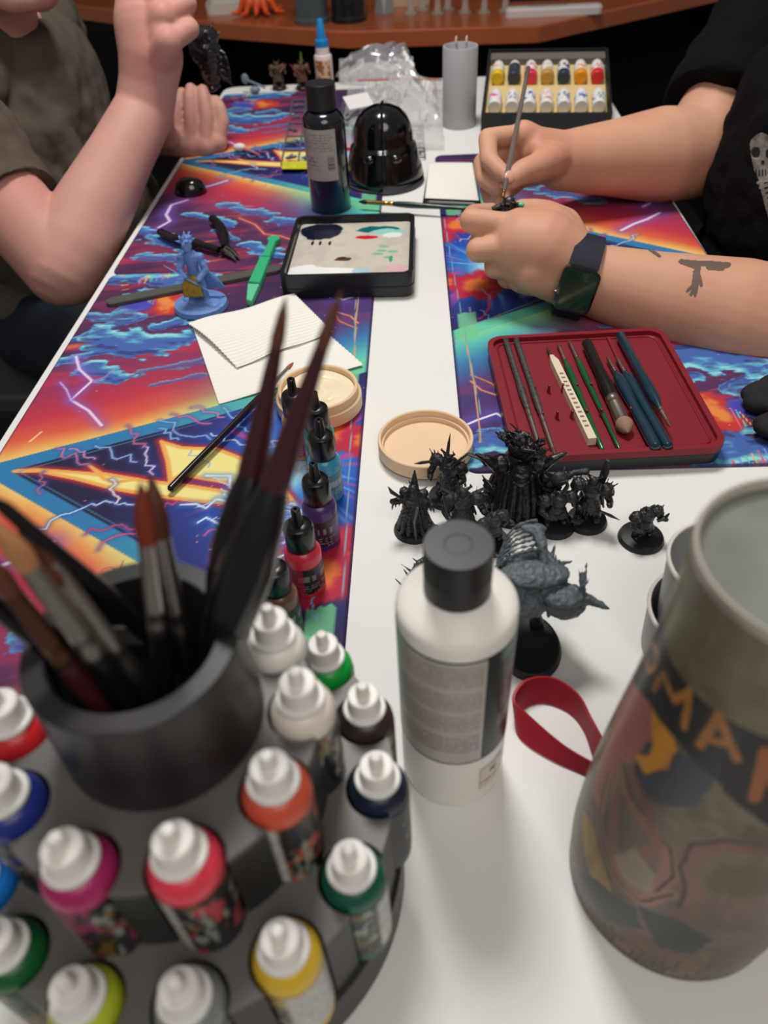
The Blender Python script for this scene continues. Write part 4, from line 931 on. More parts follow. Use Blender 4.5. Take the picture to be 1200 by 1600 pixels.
# super glue
c = at(509, 140)
t = thing('glue_bottle', 'small white glue bottle with bright blue pointed cap at the far edge', 'glue bottle', (c.x, c.y, MTZ+0.0003))
G().lathe([(0, 0), (0.0155, 0), (0.0160, 0.001), (0.0160, 0.052), (0.0150, 0.0545), (0.0125, 0.0555), (0.0120, 0.0680), (0, 0.0680)], 36).obj('bottle_body', mat('glue_white', (224, 208, 206), 0.4), t)
me, u, v = grid_mesh('label', 60, 40, lambda u, v: (0.0162*np.cos(-2.6+2.0*u), 0.0162*np.sin(-2.6+2.0*u), 0.016+v*0.032))
cc = np.tile(np.array([216., 186, 160]), (len(u), 1)); cc = over(cc, (150, 90, 30), sm(0.45, 0.6, fbm(u*7, v*6, 3, 4))*0.9); grid_colors(me, cc); put('label', me, labm, t)
G().lathe([(0, 0.0675), (0.0122, 0.0675), (0.0124, 0.0690), (0.0118, 0.0780), (0.0085, 0.0800), (0.0056, 0.1080), (0.0040, 0.1105), (0, 0.1108)], 30).obj('blue_cap', mat('cap_blue', (24, 130, 196), 0.35), t)

# crumpled clear bags
clear = mat('clear_film', (240, 238, 238), 0.14, spec=0.9, alpha=0.46, coat=1.0, noise=0.15, nscale=60)
film = mat('silver_film', (190, 190, 194), 0.18, metal=0.5, spec=0.9, alpha=0.72)
def crumple(name, label, cat, P00, P10, P11, P01, n, amp, m, seed, lift, parent=None):
    A_, B_, C_, D_ = [Vector(q) for q in (P00, P10, P11, P01)]; V = []; rng = random.Random(seed)
    ctr = [(rng.random(), rng.random(), rng.uniform(-1, 1), rng.uniform(-3, 3), rng.uniform(-3, 3)) for _ in range(48)]
    def hgt(a, b):                                # faceted folds: nearest-cell tilted planes
        best = sorted(((a-c[0])**2+(b-c[1])**2, k) for k, c in enumerate(ctr))[:2]
        c = ctr[best[0][1]]; return c[2]*0.5+c[3]*(a-c[0])+c[4]*(b-c[1])
    for j in range(n+1):
        for i in range(n+1):
            a, b = i/n, j/n; p = (A_*(1-a)+B_*a)*(1-b)+(D_*(1-a)+C_*a)*b
            e = min(1, 6*min(a, 1-a)+0.15)*min(1, 6*min(b, 1-b)+0.15); h = hgt(a, b)*amp*e
            q = p+Vector((h*0.3, h*0.2, h+lift*math.sin(math.pi*a)*math.sin(math.pi*b))); q.z = max(q.z, 0.003+MTZ); V.append(q)
    Fc = [(j*(n+1)+i, j*(n+1)+i+1, (j+1)*(n+1)+i+1, (j+1)*(n+1)+i) for j in range(n) for i in range(n)]
    o = G().add(V, Fc).obj(name, m, parent, 25); 
    if label: tag(o, label, cat)
    return o
t = thing('clear_bag', 'crumpled shiny silver-clear plastic bag standing at the far table end', 'plastic bag')
crumple('film', None, None, at(522, 122, 0.004), at(658, 128, 0.004), at(632, 66, 0.05), at(548, 82, 0.05), 40, 0.018, film, 4, 0.02, t)
crumple('film', None, None, at(530, 130, 0.004), at(650, 134, 0.004), at(645, 88, 0.03), at(530, 92, 0.03), 40, 0.016, clear, 8, 0.018, t)
t = thing('clear_bag', 'crumpled transparent zip bag of small grey parts behind the helmet', 'plastic bag')
crumple('film', None, None, at(528, 232, 0.004), at(694, 232, 0.004), at(690, 128, 0.012), at(545, 132, 0.012), 44, 0.020, clear, 14, 0.022, t)
crumple('film', None, None, at(560, 190, 0.006), at(690, 196, 0.004), at(680, 122, 0.014), at(575, 126, 0.014), 40, 0.020, clear, 21, 0.022, t)
g = G().tube([at(560, 126, 0.022), at(620, 123, 0.026), at(690, 125, 0.018)], 0.0020, 8); g.obj('zip_strip', mat('zip_red', (190, 120, 116), 0.35), t)
a_ = at(543, 172, 0.028); 
G().slab([(-0.022, -0.014), (0.022, -0.014), (0.022, 0.014), (-0.022, 0.014)], 0, 0.0008, 0.0002, Matrix.Translation(at(560, 158, 0.036)) @ Matrix.Rotation(0.5, 4, 'Z') @ Matrix.Rotation(0.5, 4, 'X')).obj('price_tag', mat('tag_white', (226, 222, 222), 0.5), t)
# grey model parts on frames
sprue = mat('sprue_grey', (92, 98, 106), 0.5, spec=0.4)
def sprue_frame(label, quad, nx, ny, seed, zz=0.004):
    rng = random.Random(seed); A_, B_, C_, D_ = [Vector(q) for q in quad]; t = thing('model_frame', label, 'model kit', (0, 0, 0)); g = G()
    f = lambda a, b: (A_*(1-a)+B_*a)*(1-b)+(D_*(1-a)+C_*a)*b+Vector((0, 0, zz))
    for k in range(nx+1): g.tube([f(k/nx, 0), f(k/nx, 1)], 0.0013, 6)
    for k in range(ny+1): g.tube([f(0, k/ny), f(1, k/ny)], 0.0013, 6)
    g.obj('runner_frame', sprue, t)
    for i in range(nx):
        for j in range(ny):
            g = G(); c = f((i+.5)/nx, (j+.5)/ny); s = (f(1, 0)-f(0, 0)).length/nx*0.36
            for k in range(4):
                a = rng.uniform(0, 6.28); g.cap(c, c+Vector((math.cos(a)*s, math.sin(a)*s, 0.001)), rng.uniform(.0015, .0036), rng.uniform(.0008, .0022), 7, 2)
            g.obj('model_part', sprue, t)
    return t
t = sprue_frame('grey kit frame with yellow strip lying left of the tall dark bottle', (at(440, 262), at(492, 262), at(500, 160), at(458, 160)), 2, 5, 3)
G().add([at(440, 264, 0.0045), at(492, 264, 0.0045), at(492, 252, 0.0045), at(441, 252, 0.0045), at(440, 264, 0.009), at(492, 264, 0.009), at(492, 252, 0.009), at(441, 252, 0.009)],
        [(0,3,2,1),(4,5,6,7),(0,1,5,4),(1,2,6,5),(2,3,7,6),(3,0,4,7)]).obj('yellow_strip', mat('strip_yellow', (196, 196, 50), 0.5, noise=0.5, nscale=200), t, False)
sprue_frame('grey kit frame inside the clear bag right of the helmet', (at(628, 250), at(664, 250), at(660, 196), at(632, 196)), 2, 4, 5)
sprue_frame('grey kit frame under the clear bag left of the helmet', (at(532, 215), at(575, 215), at(572, 165), at(538, 165)), 2, 3, 6, 0.010)
sprue_frame('grey kit frame under the clear bag behind the helmet', (at(590, 182), at(645, 182), at(640, 148), at(598, 148)), 3, 2, 9, 0.008)

# white paper pad and the long brush
P0, P1, P2, P3 = at(664, 318), at(748, 322), at(738, 262), at(670, 262)
t = thing('paper_pad', 'white sheet of paper on a black backing beside the painting hand', 'paper pad', (0, 0, 0))
sheet('backing', None, None, (P0+Vector((-.003, -.008, 0)), P1+Vector((.003, -.008, 0)), P2, P3), 8, lambda a, b: MTZ+0.0022, mat('cap_black', (0, 0, 0)), 0.0018, t)
sheet('paper', None, None, (P0, P1, P2, P3), 30, lambda a, b: MTZ+0.0050+0.0012*math.sin(a*4)*math.sin(b*3), tw, 0.0006, t)
lay('long brush with gold ferrule lying between the palette and the paper pad', (742, 327), (560, 315), 0.012, 0.034, 0.0030, 0.0040, mat('dark_green_lacquer', (18, 40, 36), 0.3, coat=0.3), mat('brass', (190, 150, 84), 0.25, 1.0), mat('bristle_black', (14, 13, 14), 0.6), 0.0125, rb=0.0020)

# paint set box -----------------------------------------------------------
a_ = at(752, 212); b_ = at(955, 214); yl = 0.215
bx = thing('paint_set_box', 'open black box holding two rows of white-capped paints', 'box', ((a_.x+b_.x)/2, a_.y, 0.0005), math.atan2(b_.y-a_.y, b_.x-a_.x)+0.03)
BW = (b_-a_).length/2; BH = 0.020; tilt = Matrix.Rotation(math.radians(11), 4, 'X')
blkc = mat('box_card_black', (20, 18, 20), 0.55)
def bput(g, nm, m, parent=bx, sm_=False):
    g.V = [tuple(tilt @ Vector(v)) for v in g.V]; return g.obj(nm, m, parent, sm_)
g = G(); g.box((-BW, 0, 0), (BW, yl, 0.003)); bput(g, 'box_floor', blkc)
for (x0, y0, x1, y1, nm) in ((-BW, 0, BW, 0.004, 'box_side'), (-BW, yl-0.004, BW, yl, 'box_side'), (-BW, 0.004, -BW+0.004, yl-0.004, 'box_side'), (BW-0.004, 0.004, BW, yl-0.004, 'box_side')):
    g = G(); g.box((x0, y0, 0.003), (x1, y1, BH+0.010)); bput(g, nm, blkc)
g = G(); g.slab(rrect(-BW+0.0045, 0.0045, BW-0.0045, yl-0.0045, 0.004), 0.003, 0.016, 0.001); bput(g, 'cream_insert', mat('cream_foam', (214, 190, 132), 0.8))
g = G(); g.box((-BW+0.0045, yl-0.028, 0.016), (BW-0.0045, yl-0.0045, 0.026)); bput(g, 'back_strip', mat('grey_card', (104, 96, 92), 0.7))
g = G(); g.box((-0.035, 0.0, 0), (0.035, 0.04, 0.034)); sup = None
colsU = [('yellow', (226, 190, 30)), ('charcoal', (52, 56, 66)), ('pink', (222, 52, 84)), ('ochre', (190, 148, 70)), ('dark blue', (30, 56, 78)), ('orange', (232, 150, 30)), ('red', (214, 44, 44))]
colsL = [('rose', (226, 60, 130)), ('grey', (150, 150, 156)), ('violet', (70, 66, 170)), ('salmon', (220, 120, 90)), ('slate', (110, 130, 150)), ('steel blue', (50, 100, 170)), ('teal grey', (90, 130, 150))]
setw = mat('set_white', (232, 230, 228), 0.4)
posn = ['first', 'second', 'third', 'fourth', 'fifth', 'sixth', 'last']
for row, (cols, yy, ln) in enumerate(((colsU, 0.118, 0.052), (colsL, 0.026, 0.050))):
    for k, (nm, c_) in enumerate(cols):
        xx = -BW+0.019+k*(2*BW-0.038)/6
        Mw = bx.matrix_world if False else Matrix.Translation(bx.location) @ Matrix.Rotation(bx.rotation_euler.z, 4, 'Z') @ tilt @ Matrix.Translation((xx, yy, 0.0265)) @ Matrix.Rotation(math.radians(-90), 4, 'X')
        t = bpy.data.objects.new('set_paint', None); C.objects.link(t); t.matrix_world = Mw
        tag(t, f'white paint with {nm} base, {posn[k]} from left in the box\'s {"far" if row == 0 else "near"} row', 'paint bottle', 'paints in the set box')
        cm = mat('set_'+nm.replace(' ', '_'), c_, 0.4) if row == 0 else setw
        G().lathe([(0, 0), (0.0095, 0), (0.0103, 0.001), (0.0103, ln*(0.26 if row == 0 else 0.12))], 22).obj('bottle_base', cm, t)
        me, u, v = grid_mesh('label', 30, 16, lambda u, v: (0.01035*np.cos(u*2*math.pi), 0.01035*np.sin(u*2*math.pi), ln*((0.26 if row == 0 else 0.12)+(0.40 if row == 0 else 0.54)*v)))
        cc = np.tile(np.array([228., 226, 226] if k != 1 or row else [66., 70, 80]), (len(u), 1)); cc = over(cc, c_, (vnoise(u*26+k, v*5, 3+k) > 0.62)*(v > .1)*(v < .9)*0.9); grid_colors(me, cc); put('label', me, labm, t)
        G().lathe([(0.0103, ln*0.66), (0.0100, ln*0.72), (0.0086, ln*0.80), (0.0078, ln*0.92), (0.0055, ln*0.99), (0, ln*1.01)], 22).obj('cap', setw, t)
g = G(); pp_ = [(-BW+0.004, 0), (BW-0.004, 0)]
t = tag(G().box((-0.09, -0.012, 0.0), (0.09, 0.012, 0.033), Matrix.Translation(bx.location) @ Matrix.Rotation(bx.rotation_euler.z, 4, 'Z') @ Matrix.Translation((0, 0.187, 0))).obj('box_lid', blkc, smooth=False), 'black box lid propping up the back of the paint set', 'lid')

# dark folded cloth at the right edge
p = at(1195, 700)
g = G()
for k in range(9): a = 0.7*k; g.ell((p.x+0.025+0.012*math.sin(k*1.7), p.y-0.02+0.011*k-0.0, MTZ+0.0105), (0.024, 0.015, 0.010))
tag(g.fuse('folded_cloth', 0.002, mat('black_cloth', (16, 14, 18), 0.8, bump=0.4, bscale=300), smooth_it=8, disp=[(0.02, 0.004)]), 'crumpled black cloth at the right edge of the playmat by the elbow', 'cloth')

# ================================================================ THINGS ON THE DESK
def dz(px, py): return at(px, py, 0.0)
p = dz(365, 20)
t = thing('white_dish', 'shallow white rectangular dish at the left of the wooden desk', 'dish', (p.x-0.01, p.y+0.03, 0.0003), 0.1)
tray(rrect(-0.062, -0.05, 0.062, 0.05, 0.02), rrect(-0.056, -0.044, 0.056, 0.044, 0.016), 0.022, 0.006, mat('dish_white', (206, 200, 190), 0.35), t, 'dish_body')
tag(G().slab([(-0.05, -0.01), (0.05, -0.012), (0.055, 0.012), (-0.05, 0.012)], 0, 0.012, 0.002, Matrix.Translation((p.x-0.02, p.y+0.14, 0.0003))).obj('orange_packet', mat('packet_orange', (200, 90, 40), 0.4)), 'orange packet lying behind the white dish on the desk', 'packet')
# orange toy
p = dz(400, 26); g = G(); o = Vector((p.x, p.y, 0.002))
g.ell(o+Vector((0.005, 0.03, 0.055)), (0.030, 0.022, 0.026))
for a, l in ((200, .06), (235, .055), (270, .05), (300, .058), (335, .062), (160, .05), (20, .05)):
    d = Vector((math.cos(math.radians(a)), math.sin(math.radians(a)), 0)); g.chain([o+Vector((0.005, 0.03, 0.045)), o+Vector((0.005, 0.03, 0.03))+d*l*0.6, o+Vector((0.005, 0.03, 0.006))+d*l*0.85, o+Vector((0.005, 0.03, 0.007))+d*l*1.15], [0.014, 0.010, 0.006, 0.004])
g.chain([o+Vector((0.0, 0.03, 0.07)), o+Vector((-0.01, 0.02, 0.10)), o+Vector((0.0, 0.0, 0.12))], [0.016, 0.012, 0.010])
tag(g.fuse('orange_toy', 0.003, mat('toy_orange', (222, 84, 28), 0.4), smooth_it=3), 'bright orange many-legged plastic toy on the wooden desk', 'toy')
for nm, px, w, c_, lab in (('grey_canister', 488, 0.040, (76, 88, 88), 'blue-grey ribbed canister standing on the desk beside the orange toy'), ('dark_canister', 541, 0.040, (20, 26, 32), 'dark navy canister standing on the desk right of the grey one')):
    p = dz(px, 40 if px < 500 else 38); t = thing(nm, lab, 'canister', (p.x+(0.004 if px > 500 else -0.004), p.y+w, 0.0003))
    G().lathe([(0, 0), (w*1.04, 0), (w*1.08, 0.002), (w*1.08, 0.010), (w, 0.013), (w*0.99, 0.15), (w*0.95, 0.154), (0, 0.154)], 40).obj('canister_body', mat(nm, c_, 0.3, coat=0.3), t)
    G().lathe([(w*0.9, 0.155), (w*1.03, 0.155), (w*1.03, 0.178), (w*0.9, 0.182), (0, 0.182), (0, 0.155)], 40).obj('canister_lid', mat(nm+'_lid', tuple(int(v*0.8) for v in c_), 0.3), t)
p = dz(600, 25)
tag(G().add([(p.x-.024, p.y+.03, .0005), (p.x, p.y, .0005), (p.x+.024, p.y+.03, .0005), (p.x, p.y+.05, .0005), (p.x-.01, p.y+.02, .07), (p.x+.014, p.y+.03, .085), (p.x, p.y+.03, .10)],
        [(0,3,2,1),(0,1,4),(1,5,4),(1,2,5),(2,3,5),(3,6,5),(3,0,6),(0,4,6),(4,5,6)]).obj('paper_shard', mat('shard_grey', (150, 152, 150), 0.5), smooth=False), 'angular grey folded paper model on the desk', 'paper model')
p = dz(640, 12)
tag(G().slab(rrect(-0.05, -0.02, 0.05, 0.02, 0.004), 0, 0.03, 0.002, Matrix.Translation((p.x, p.y+0.03, 0.0005))).obj('cream_carton', mat('carton_cream', (196, 170, 140), 0.6)), 'cream carton behind the clear figurines on the desk', 'carton')
clr = mat('cloudy_clear', (196, 188, 180), 0.18, spec=0.8, alpha=0.55, coat=0.6)
for k, (px, py) in enumerate(((642, 25), (660, 18), (684, 24), (700, 17), (727, 22), (757, 22), (790, 20))):
    p = dz(px, py); o = Vector((p.x, p.y+0.012, 0.0003)); t = thing('clear_figurine', f'small cloudy clear figurine on a disc, {["first", "second", "third", "fourth", "fifth", "sixth", "rightmost"][k]} from the left on the desk', 'figurine', o, 0, 'clear figurines on the desk')
    G().lathe([(0, 0), (0.0155, 0), (0.016, 0.001), (0.0155, 0.0045), (0, 0.0045)], 26).obj('disc_base', clr, t)
    g = G(); s = random.Random(k)
    g.chain([(0.004, 0, 0.005), (0.003, 0, 0.02), (0, 0, 0.03)], [0.004, 0.0045, 0.006]); g.chain([(-0.005, 0, 0.005), (-0.003, 0, 0.02), (0, 0, 0.03)], [0.004, 0.0045, 0.006])
    g.chain([(0, 0, 0.028), (0, 0, 0.045)], [0.007, 0.009]); g.ell((0, 0, 0.056), (0.006, 0.006, 0.007))
    g.chain([(0.008, 0, 0.045), (0.014, -0.006, 0.036), (0.010, -0.012, 0.030+s.random()*.02)], [0.004, 0.0035, 0.003]); g.chain([(-0.008, 0, 0.045), (-0.014, -0.004, 0.038), (-0.012, -0.010, 0.045)], [0.004, 0.0035, 0.003])
    g.fuse('figure', 0.0014, clr, t, 2)
p = dz(866, 26)
t = thing('white_handset', 'long white handset lying on the right of the wooden desk', 'handset', (p.x, p.y+0.02, 0.0003), 0.0)
G().slab(rrect(-0.112, -0.018, 0.112, 0.018, 0.015), 0, 0.018, 0.005).obj('handset_body', mat('handset_white', (206, 200, 196), 0.4), t)
G().slab(rrect(-0.06, -0.008, 0.03, 0.008, 0.006), 0.0182, 0.0192, 0.0004).obj('button_panel', mat('handset_grey', (170, 164, 160), 0.4), t)
p = dz(846, 4)
tag(G().slab(rrect(-0.075, -0.04, 0.075, 0.05, 0.008), 0, 0.014, 0.002, Matrix.Translation((p.x, p.y+0.06, 0.0005))).obj('dark_stand', mat('box_black_plastic', (0, 0, 0))), 'flat black stand behind the white handset on the desk', 'stand')

# ================================================================ MINIATURES
mblk = mat('mini_black', (32, 33, 35), 0.25, spec=0.65, noise=0.6, nscale=700, bump=0.8, bscale=1500, bdist=0.0004)
mpur = mat('mini_black_violet', (20, 16, 24), 0.27, spec=0.55, noise=0.4, nscale=500, bump=0.6, bscale=1200, bdist=0.0004)
mgry = mat('mini_grey', (84, 93, 100), 0.38, spec=0.5, noise=0.35, nscale=500, bump=0.8, bscale=1500, bdist=0.0004)
mdgr = mat('mini_dark_grey', (46, 50, 52), 0.34, spec=0.5, noise=0.4, nscale=600, bump=0.8, bscale=1500, bdist=0.0004)
mbase = mat('mini_base', (22, 23, 25), 0.45, spec=0.5, bump=0.7, bscale=1300, bdist=0.0003)
def mbase_obj(t, r, m=mbase, sy=1.0, h=0.0035):
    G().lathe([(0, 0), (r, 0), (r, 0.0008), (r*0.93, h), (r*0.90, h+0.0003), (0, h+0.0003)], 40, Matrix.Diagonal((1, sy, 1, 1))).obj('base', m, t)
def spikes(g, rng, c, R, n, l, r=0.0009, up=0.3):
    for _ in range(n):
        a = rng.uniform(0, 6.28); e = rng.uniform(-0.2, 1.0); d = Vector((math.cos(a)*math.cos(e), math.sin(a)*math.cos(e), math.sin(e)+up)).normalized()
        p = Vector(c)+d*R; q = p+d*l*rng.uniform(.5, 1.2); q.z += l*0.2; g.chain([p, p.lerp(q, .5)+Vector((rng.uniform(-1, 1), rng.uniform(-1, 1), 0))*l*.15, q], [r*1.8, r*1.2, r*0.5], 7)
def figure(t, rng, H, m, kind='warrior', face=-90, voxel=0.00055, disp=0.0011):
    """an armoured figure: legs, trunk, pauldrons, head, arms; H overall height; faces angle `face`"""
    g = G(); s = H/0.040; Rz = Matrix.Rotation(math.radians(face+90), 4, 'Z')
    def v(x, y, z): return Rz @ Vector((x*s, y*s, z*s+0.0032))
    if kind in ('warrior', 'brute'):
        w = 1.25 if kind == 'brute' else 1.0
        for sx in (-1, 1):
            g.chain([v(sx*0.0030*w, 0, 0.016), v(sx*0.0055*w, -0.0015, 0.009), v(sx*0.0058*w, 0.001, 0.0015)], [0.0036*s*w, 0.0031*s*w, 0.0028*s*w], 9)
            g.ell(v(sx*0.0060*w, -0.0015, 0.0013), (0.0030*s, 0.0042*s, 0.0018*s), 10)
            g.ell(v(sx*0.0056*w, -0.0034, 0.0095), (0.0024*s, 0.0018*s, 0.0026*s), 9)
            g.ell(v(sx*0.0088*w, 0, 0.0285), (0.0048*s*w, 0.0047*s*w, 0.0042*s*w), 12)
            g.ell(v(sx*0.0094*w, 0, 0.0262), (0.0052*s*w, 0.0051*s*w, 0.0020*s*w), 12)
            for k in range(3): g.chain([v(sx*(0.008+0.0018*k)*w, 0, 0.031), v(sx*(0.0085+0.0034*k)*w, 0.001, 0.0365-0.001*k)], [0.0009*s, 0.0003*s], 6)
        g.chain([v(0, 0, 0.015), v(0, 0.0003, 0.0205), v(0, 0, 0.0265)], [0.0050*s*w, 0.0050*s*w, 0.0066*s*w], 12)
        g.ell(v(0, -0.003, 0.0255), (0.0050*s*w, 0.0035*s, 0.0045*s), 12)
        g.ell(v(0, -0.0012, 0.0335), (0.0030*s, 0.0033*s, 0.0036*s), 12)
        for sx in (-1, 1): g.chain([v(sx*0.0022, 0, 0.0355), v(sx*0.0048, -0.001, 0.0385), v(sx*0.0040, -0.002, 0.0415)], [0.0012*s, 0.0009*s, 0.0003*s], 6)
        g.chain([v(-0.0095*w, 0, 0.026), v(-0.0118*w, -0.004, 0.0195), v(-0.0090*w, -0.0095, 0.0185)], [0.0025*s*w, 0.0024*s*w, 0.0020*s*w], 9)
        g.chain([v(0.0095*w, 0, 0.026), v(0.0125*w, -0.002, 0.0200), v(0.0130*w, -0.0080, 0.0225)], [0.0025*s*w, 0.0024*s*w, 0.0020*s*w], 9)
        for k in range(5): a = -1+0.5*k; g.chain([v(a*0.0035, -0.004+abs(a)*.001, 0.016), v(a*0.0045, -0.0050, 0.0075)], [0.0014*s, 0.0008*s], 6)
        g.ell(v(0, 0.0052, 0.024), (0.0048*s, 0.0032*s, 0.0060*s), 10)
        if kind == 'warrior':                     # tattered cloak
            for k in range(7): a = -1+k/3; g.chain([v(a*0.0040, 0.0055, 0.026), v(a*0.0065, 0.0075, 0.014), v(a*0.0090+rng.uniform(-.001, .001), 0.0095, 0.003+rng.uniform(0, .003))], [0.0018*s, 0.0016*s, 0.0007*s], 7)
    elif kind == 'robed':
        g.chain([v(0, 0, 0.0025), v(0, 0, 0.014), v(0, 0, 0.026)], [0.0088*s, 0.0062*s, 0.0050*s], 14)
        for k in range(14): a = k*0.449; g.chain([v(0.0050*math.cos(a), 0.0050*math.sin(a), 0.020), v(0.0098*math.cos(a), 0.0098*math.sin(a), 0.0018)], [0.0010*s, 0.0017*s], 7)
        g.ell(v(0, -0.001, 0.031), (0.0037*s, 0.0040*s, 0.0045*s), 12); g.chain([v(0, 0.001, 0.033), v(0.0005, 0.002, 0.044)], [0.0028*s, 0.0006*s], 8)
        for sx in (-1, 1):
            g.chain([v(sx*0.0045, 0, 0.026), v(sx*0.0090, -0.0020, 0.0225), v(sx*0.0120, -0.0060, 0.0250)], [0.0030*s, 0.0024*s, 0.0018*s], 9)
            for k in range(4): g.chain([v(sx*(0.006+.002*k), -0.001-.001*k, 0.024), v(sx*(0.007+.002*k), -0.001-.001*k, 0.0155+rng.uniform(0, .003))], [0.0013*s, 0.0004*s], 6)
            g.ell(v(sx*0.0058, 0, 0.0285), (0.0035*s, 0.0035*s, 0.003*s), 9)
    spikes(g, rng, v(0, 0, 0.026), 0.0050*s, 9, 0.0050*s, 0.0005*s)
    return g, v, g.fuse('figure', voxel, m, t, 1, 0.4, [(0.0020, disp)])
def mini(name, label, px, py, H, m, kind, face, seed, rb=0.0125, dz_=0.0, group='black plastic miniatures'):
    c = at(px, py); z = mz(c.x, c.y); rng = random.Random(seed)
    t = thing(name, label, 'miniature', (c.x, c.y, z+0.0002), 0, group)
    mbase_obj(t, rb, mbase if m is not mgry else mgry); g, v, o = figure(t, rng, H, m, kind, face)
    return t, v, rng
def weapon(t, pts, rad, m, name='sword', flat=0.4): return G().tube(pts, rad, 8, flat=flat).obj(name, m, t)
# robed figure far left of the cluster, tall pointed hood and two raised blades
t, v, rg = mini('robed_miniature', 'black robed miniature with pointed hood, leftmost of the crowd', 648, 828, 0.047, mblk, 'robed', -100, 1, 0.0155)
weapon(t, [v(-0.006, -0.004, 0.026), v(-0.013, -0.004, 0.031), v(-0.015, -0.003, 0.034)], [0.0014, 0.0022, 0.0004], mblk, 'axe')
weapon(t, [v(0.003, -0.012, 0.001), v(0.002, -0.0115, 0.014), v(0.004, -0.010, 0.026)], [0.0005, 0.0011, 0.0012], mgry, 'staff')
weapon(t, [v(0.010, -0.006, 0.010), v(0.018, -0.007, 0.009), v(0.022, -0.006, 0.0125)], [0.0015, 0.0012, 0.0004], mblk, 'tentacle')
t, v, rg = mini('swordsman_miniature', 'black miniature with raised spike, in front of the beige lid', 700, 778, 0.044, mblk, 'warrior', -120, 2, 0.0155)
weapon(t, [v(0.0, -0.002, 0.035), v(0.0005, -0.001, 0.046), v(0.001, 0.000, 0.054)], [0.0020, 0.0014, 0.0002], mblk)
weapon(t, [v(-0.008, -0.004, 0.030), v(-0.018, -0.006, 0.026), v(-0.024, -0.005, 0.022)], [0.0016, 0.0020, 0.0003], mblk, 'axe')
weapon(t, [v(0.006, -0.002, 0.032), v(0.013, 0.002, 0.040), v(0.022, 0.004, 0.038), v(0.026, 0.004, 0.033)], [0.0018, 0.0016, 0.0018, 0.0010], mblk, 'tentacle')
t, v, rg = mini('armoured_miniature', 'dark grey armoured miniature standing behind the bottle cap', 722, 832, 0.044, mdgr, 'warrior', -90, 3, 0.0150)
weapon(t, [v(-0.010, -0.009, 0.020), v(-0.012, -0.010, 0.030), v(-0.013, -0.010, 0.037)], [0.0008, 0.0012, 0.0003], mdgr)
for sx in (-1, 1): weapon(t, [v(sx*0.007, 0, 0.032), v(sx*0.013, 0.001, 0.035), v(sx*0.016, 0.001, 0.032)], [0.0018, 0.0016, 0.0006], mdgr, 'shoulder_blade')
t, v, rg = mini('crouching_miniature', 'dark grey spiny crouching miniature between the bottle cap and grey flyer', 768, 850, 0.030, mdgr, 'brute', -60, 4, 0.0140)
weapon(t, [v(0.008, -0.004, 0.020), v(0.016, -0.003, 0.024), v(0.022, -0.004, 0.015)], [0.0024, 0.0020, 0.0010], mdgr, 'tail')
# the bulky robed one with a crown of tendrils
c = at(805, 790); rng = random.Random(9)
t = thing('hulking_miniature', 'largest glossy black robed miniature with a crown of tendrils', 'miniature', (c.x, c.y, 0.0002), 0, 'black plastic miniatures'); mbase_obj(t, 0.0265, mbase)
g = G()
g.chain([(0, 0, 0.010), (0, 0.001, 0.026), (0, 0.001, 0.042)], [0.0175, 0.0170, 0.0120], 20)
for k in range(20): a = k*0.314; rr = 0.0205; g.chain([(0.013*math.cos(a), 0.013*math.sin(a), 0.038), (0.019*math.cos(a), 0.018*math.sin(a), 0.020), (rr*math.cos(a), rr*math.sin(a), 0.005)], [0.0030, 0.0028, 0.0030], 8)
g.ell((0, -0.012, 0.044), (0.0075, 0.0060, 0.0070), 16); g.ell((0, -0.0155, 0.0400), (0.0052, 0.0035, 0.0035), 14); g.chain([(-0.0055, -0.0165, 0.0375), (0, -0.0190, 0.0345), (0.0055, -0.0165, 0.0375)], [0.0012, 0.0012, 0.0012], 8)
g.chain([(-0.0045, -0.0175, 0.0445), (0, -0.0190, 0.0432), (0.0045, -0.0175, 0.0445)], [0.0012, 0.0013, 0.0012], 8)
for sx in (-1, 1): g.ell((sx*0.0135, -0.002, 0.043), (0.0085, 0.0080, 0.0070), 14); g.chain([(sx*0.016, -0.004, 0.043), (sx*0.023, -0.006, 0.050), (sx*0.031, -0.005, 0.054)], [0.0050, 0.0034, 0.0014], 9)
for k in range(5): g.chain([(0.018, -0.010+k*.002, 0.036-k*.005), (0.027+0.001*k, -0.012, 0.034-k*.0055)], [0.0045, 0.0026], 8)
for k in range(6): g.chain([(-0.019, -0.008, 0.010+k*.003), (-0.026, -0.012+k*.003, 0.018+k*.002)], [0.0022, 0.0005], 7)
g.fuse('figure', 0.0007, mpur, t, 2, 0.5, [(0.004, 0.0012)])
g = G()
for k in range(30):
    a = rng.uniform(0, 6.28); r0 = rng.uniform(0, 0.008); x0, y0 = r0*math.cos(a), r0*math.sin(a)-0.002; l = rng.uniform(.010, .020); b = a+rng.uniform(-.8, .8)
    g.chain([(x0, y0, 0.050), (x0+l*.25*math.cos(b), y0+l*.25*math.sin(b), 0.056+rng.uniform(0, .006)), (x0+l*.7*math.cos(b+.4), y0+l*.5*math.sin(b), 0.059+rng.uniform(0, .007)), (x0+l*math.cos(b+.9), y0+l*.7*math.sin(b), 0.058+rng.uniform(-.002, .009))], [0.0026, 0.0020, 0.0014, 0.0005], 7)
g.fuse('tendril_crown', 0.0006, mpur, t, 1, 0.4, [(0.003, 0.0008)])
g = G(); g.chain([(0.022, -0.012, 0.033), (0.031, -0.012, 0.036), (0.037, -0.010, 0.040), (0.046, -0.010, 0.041)], [0.0042, 0.0030, 0.0022, 0.0028], 8); g.ell((0.027, -0.014, 0.038), (0.006, 0.005, 0.006), 12)
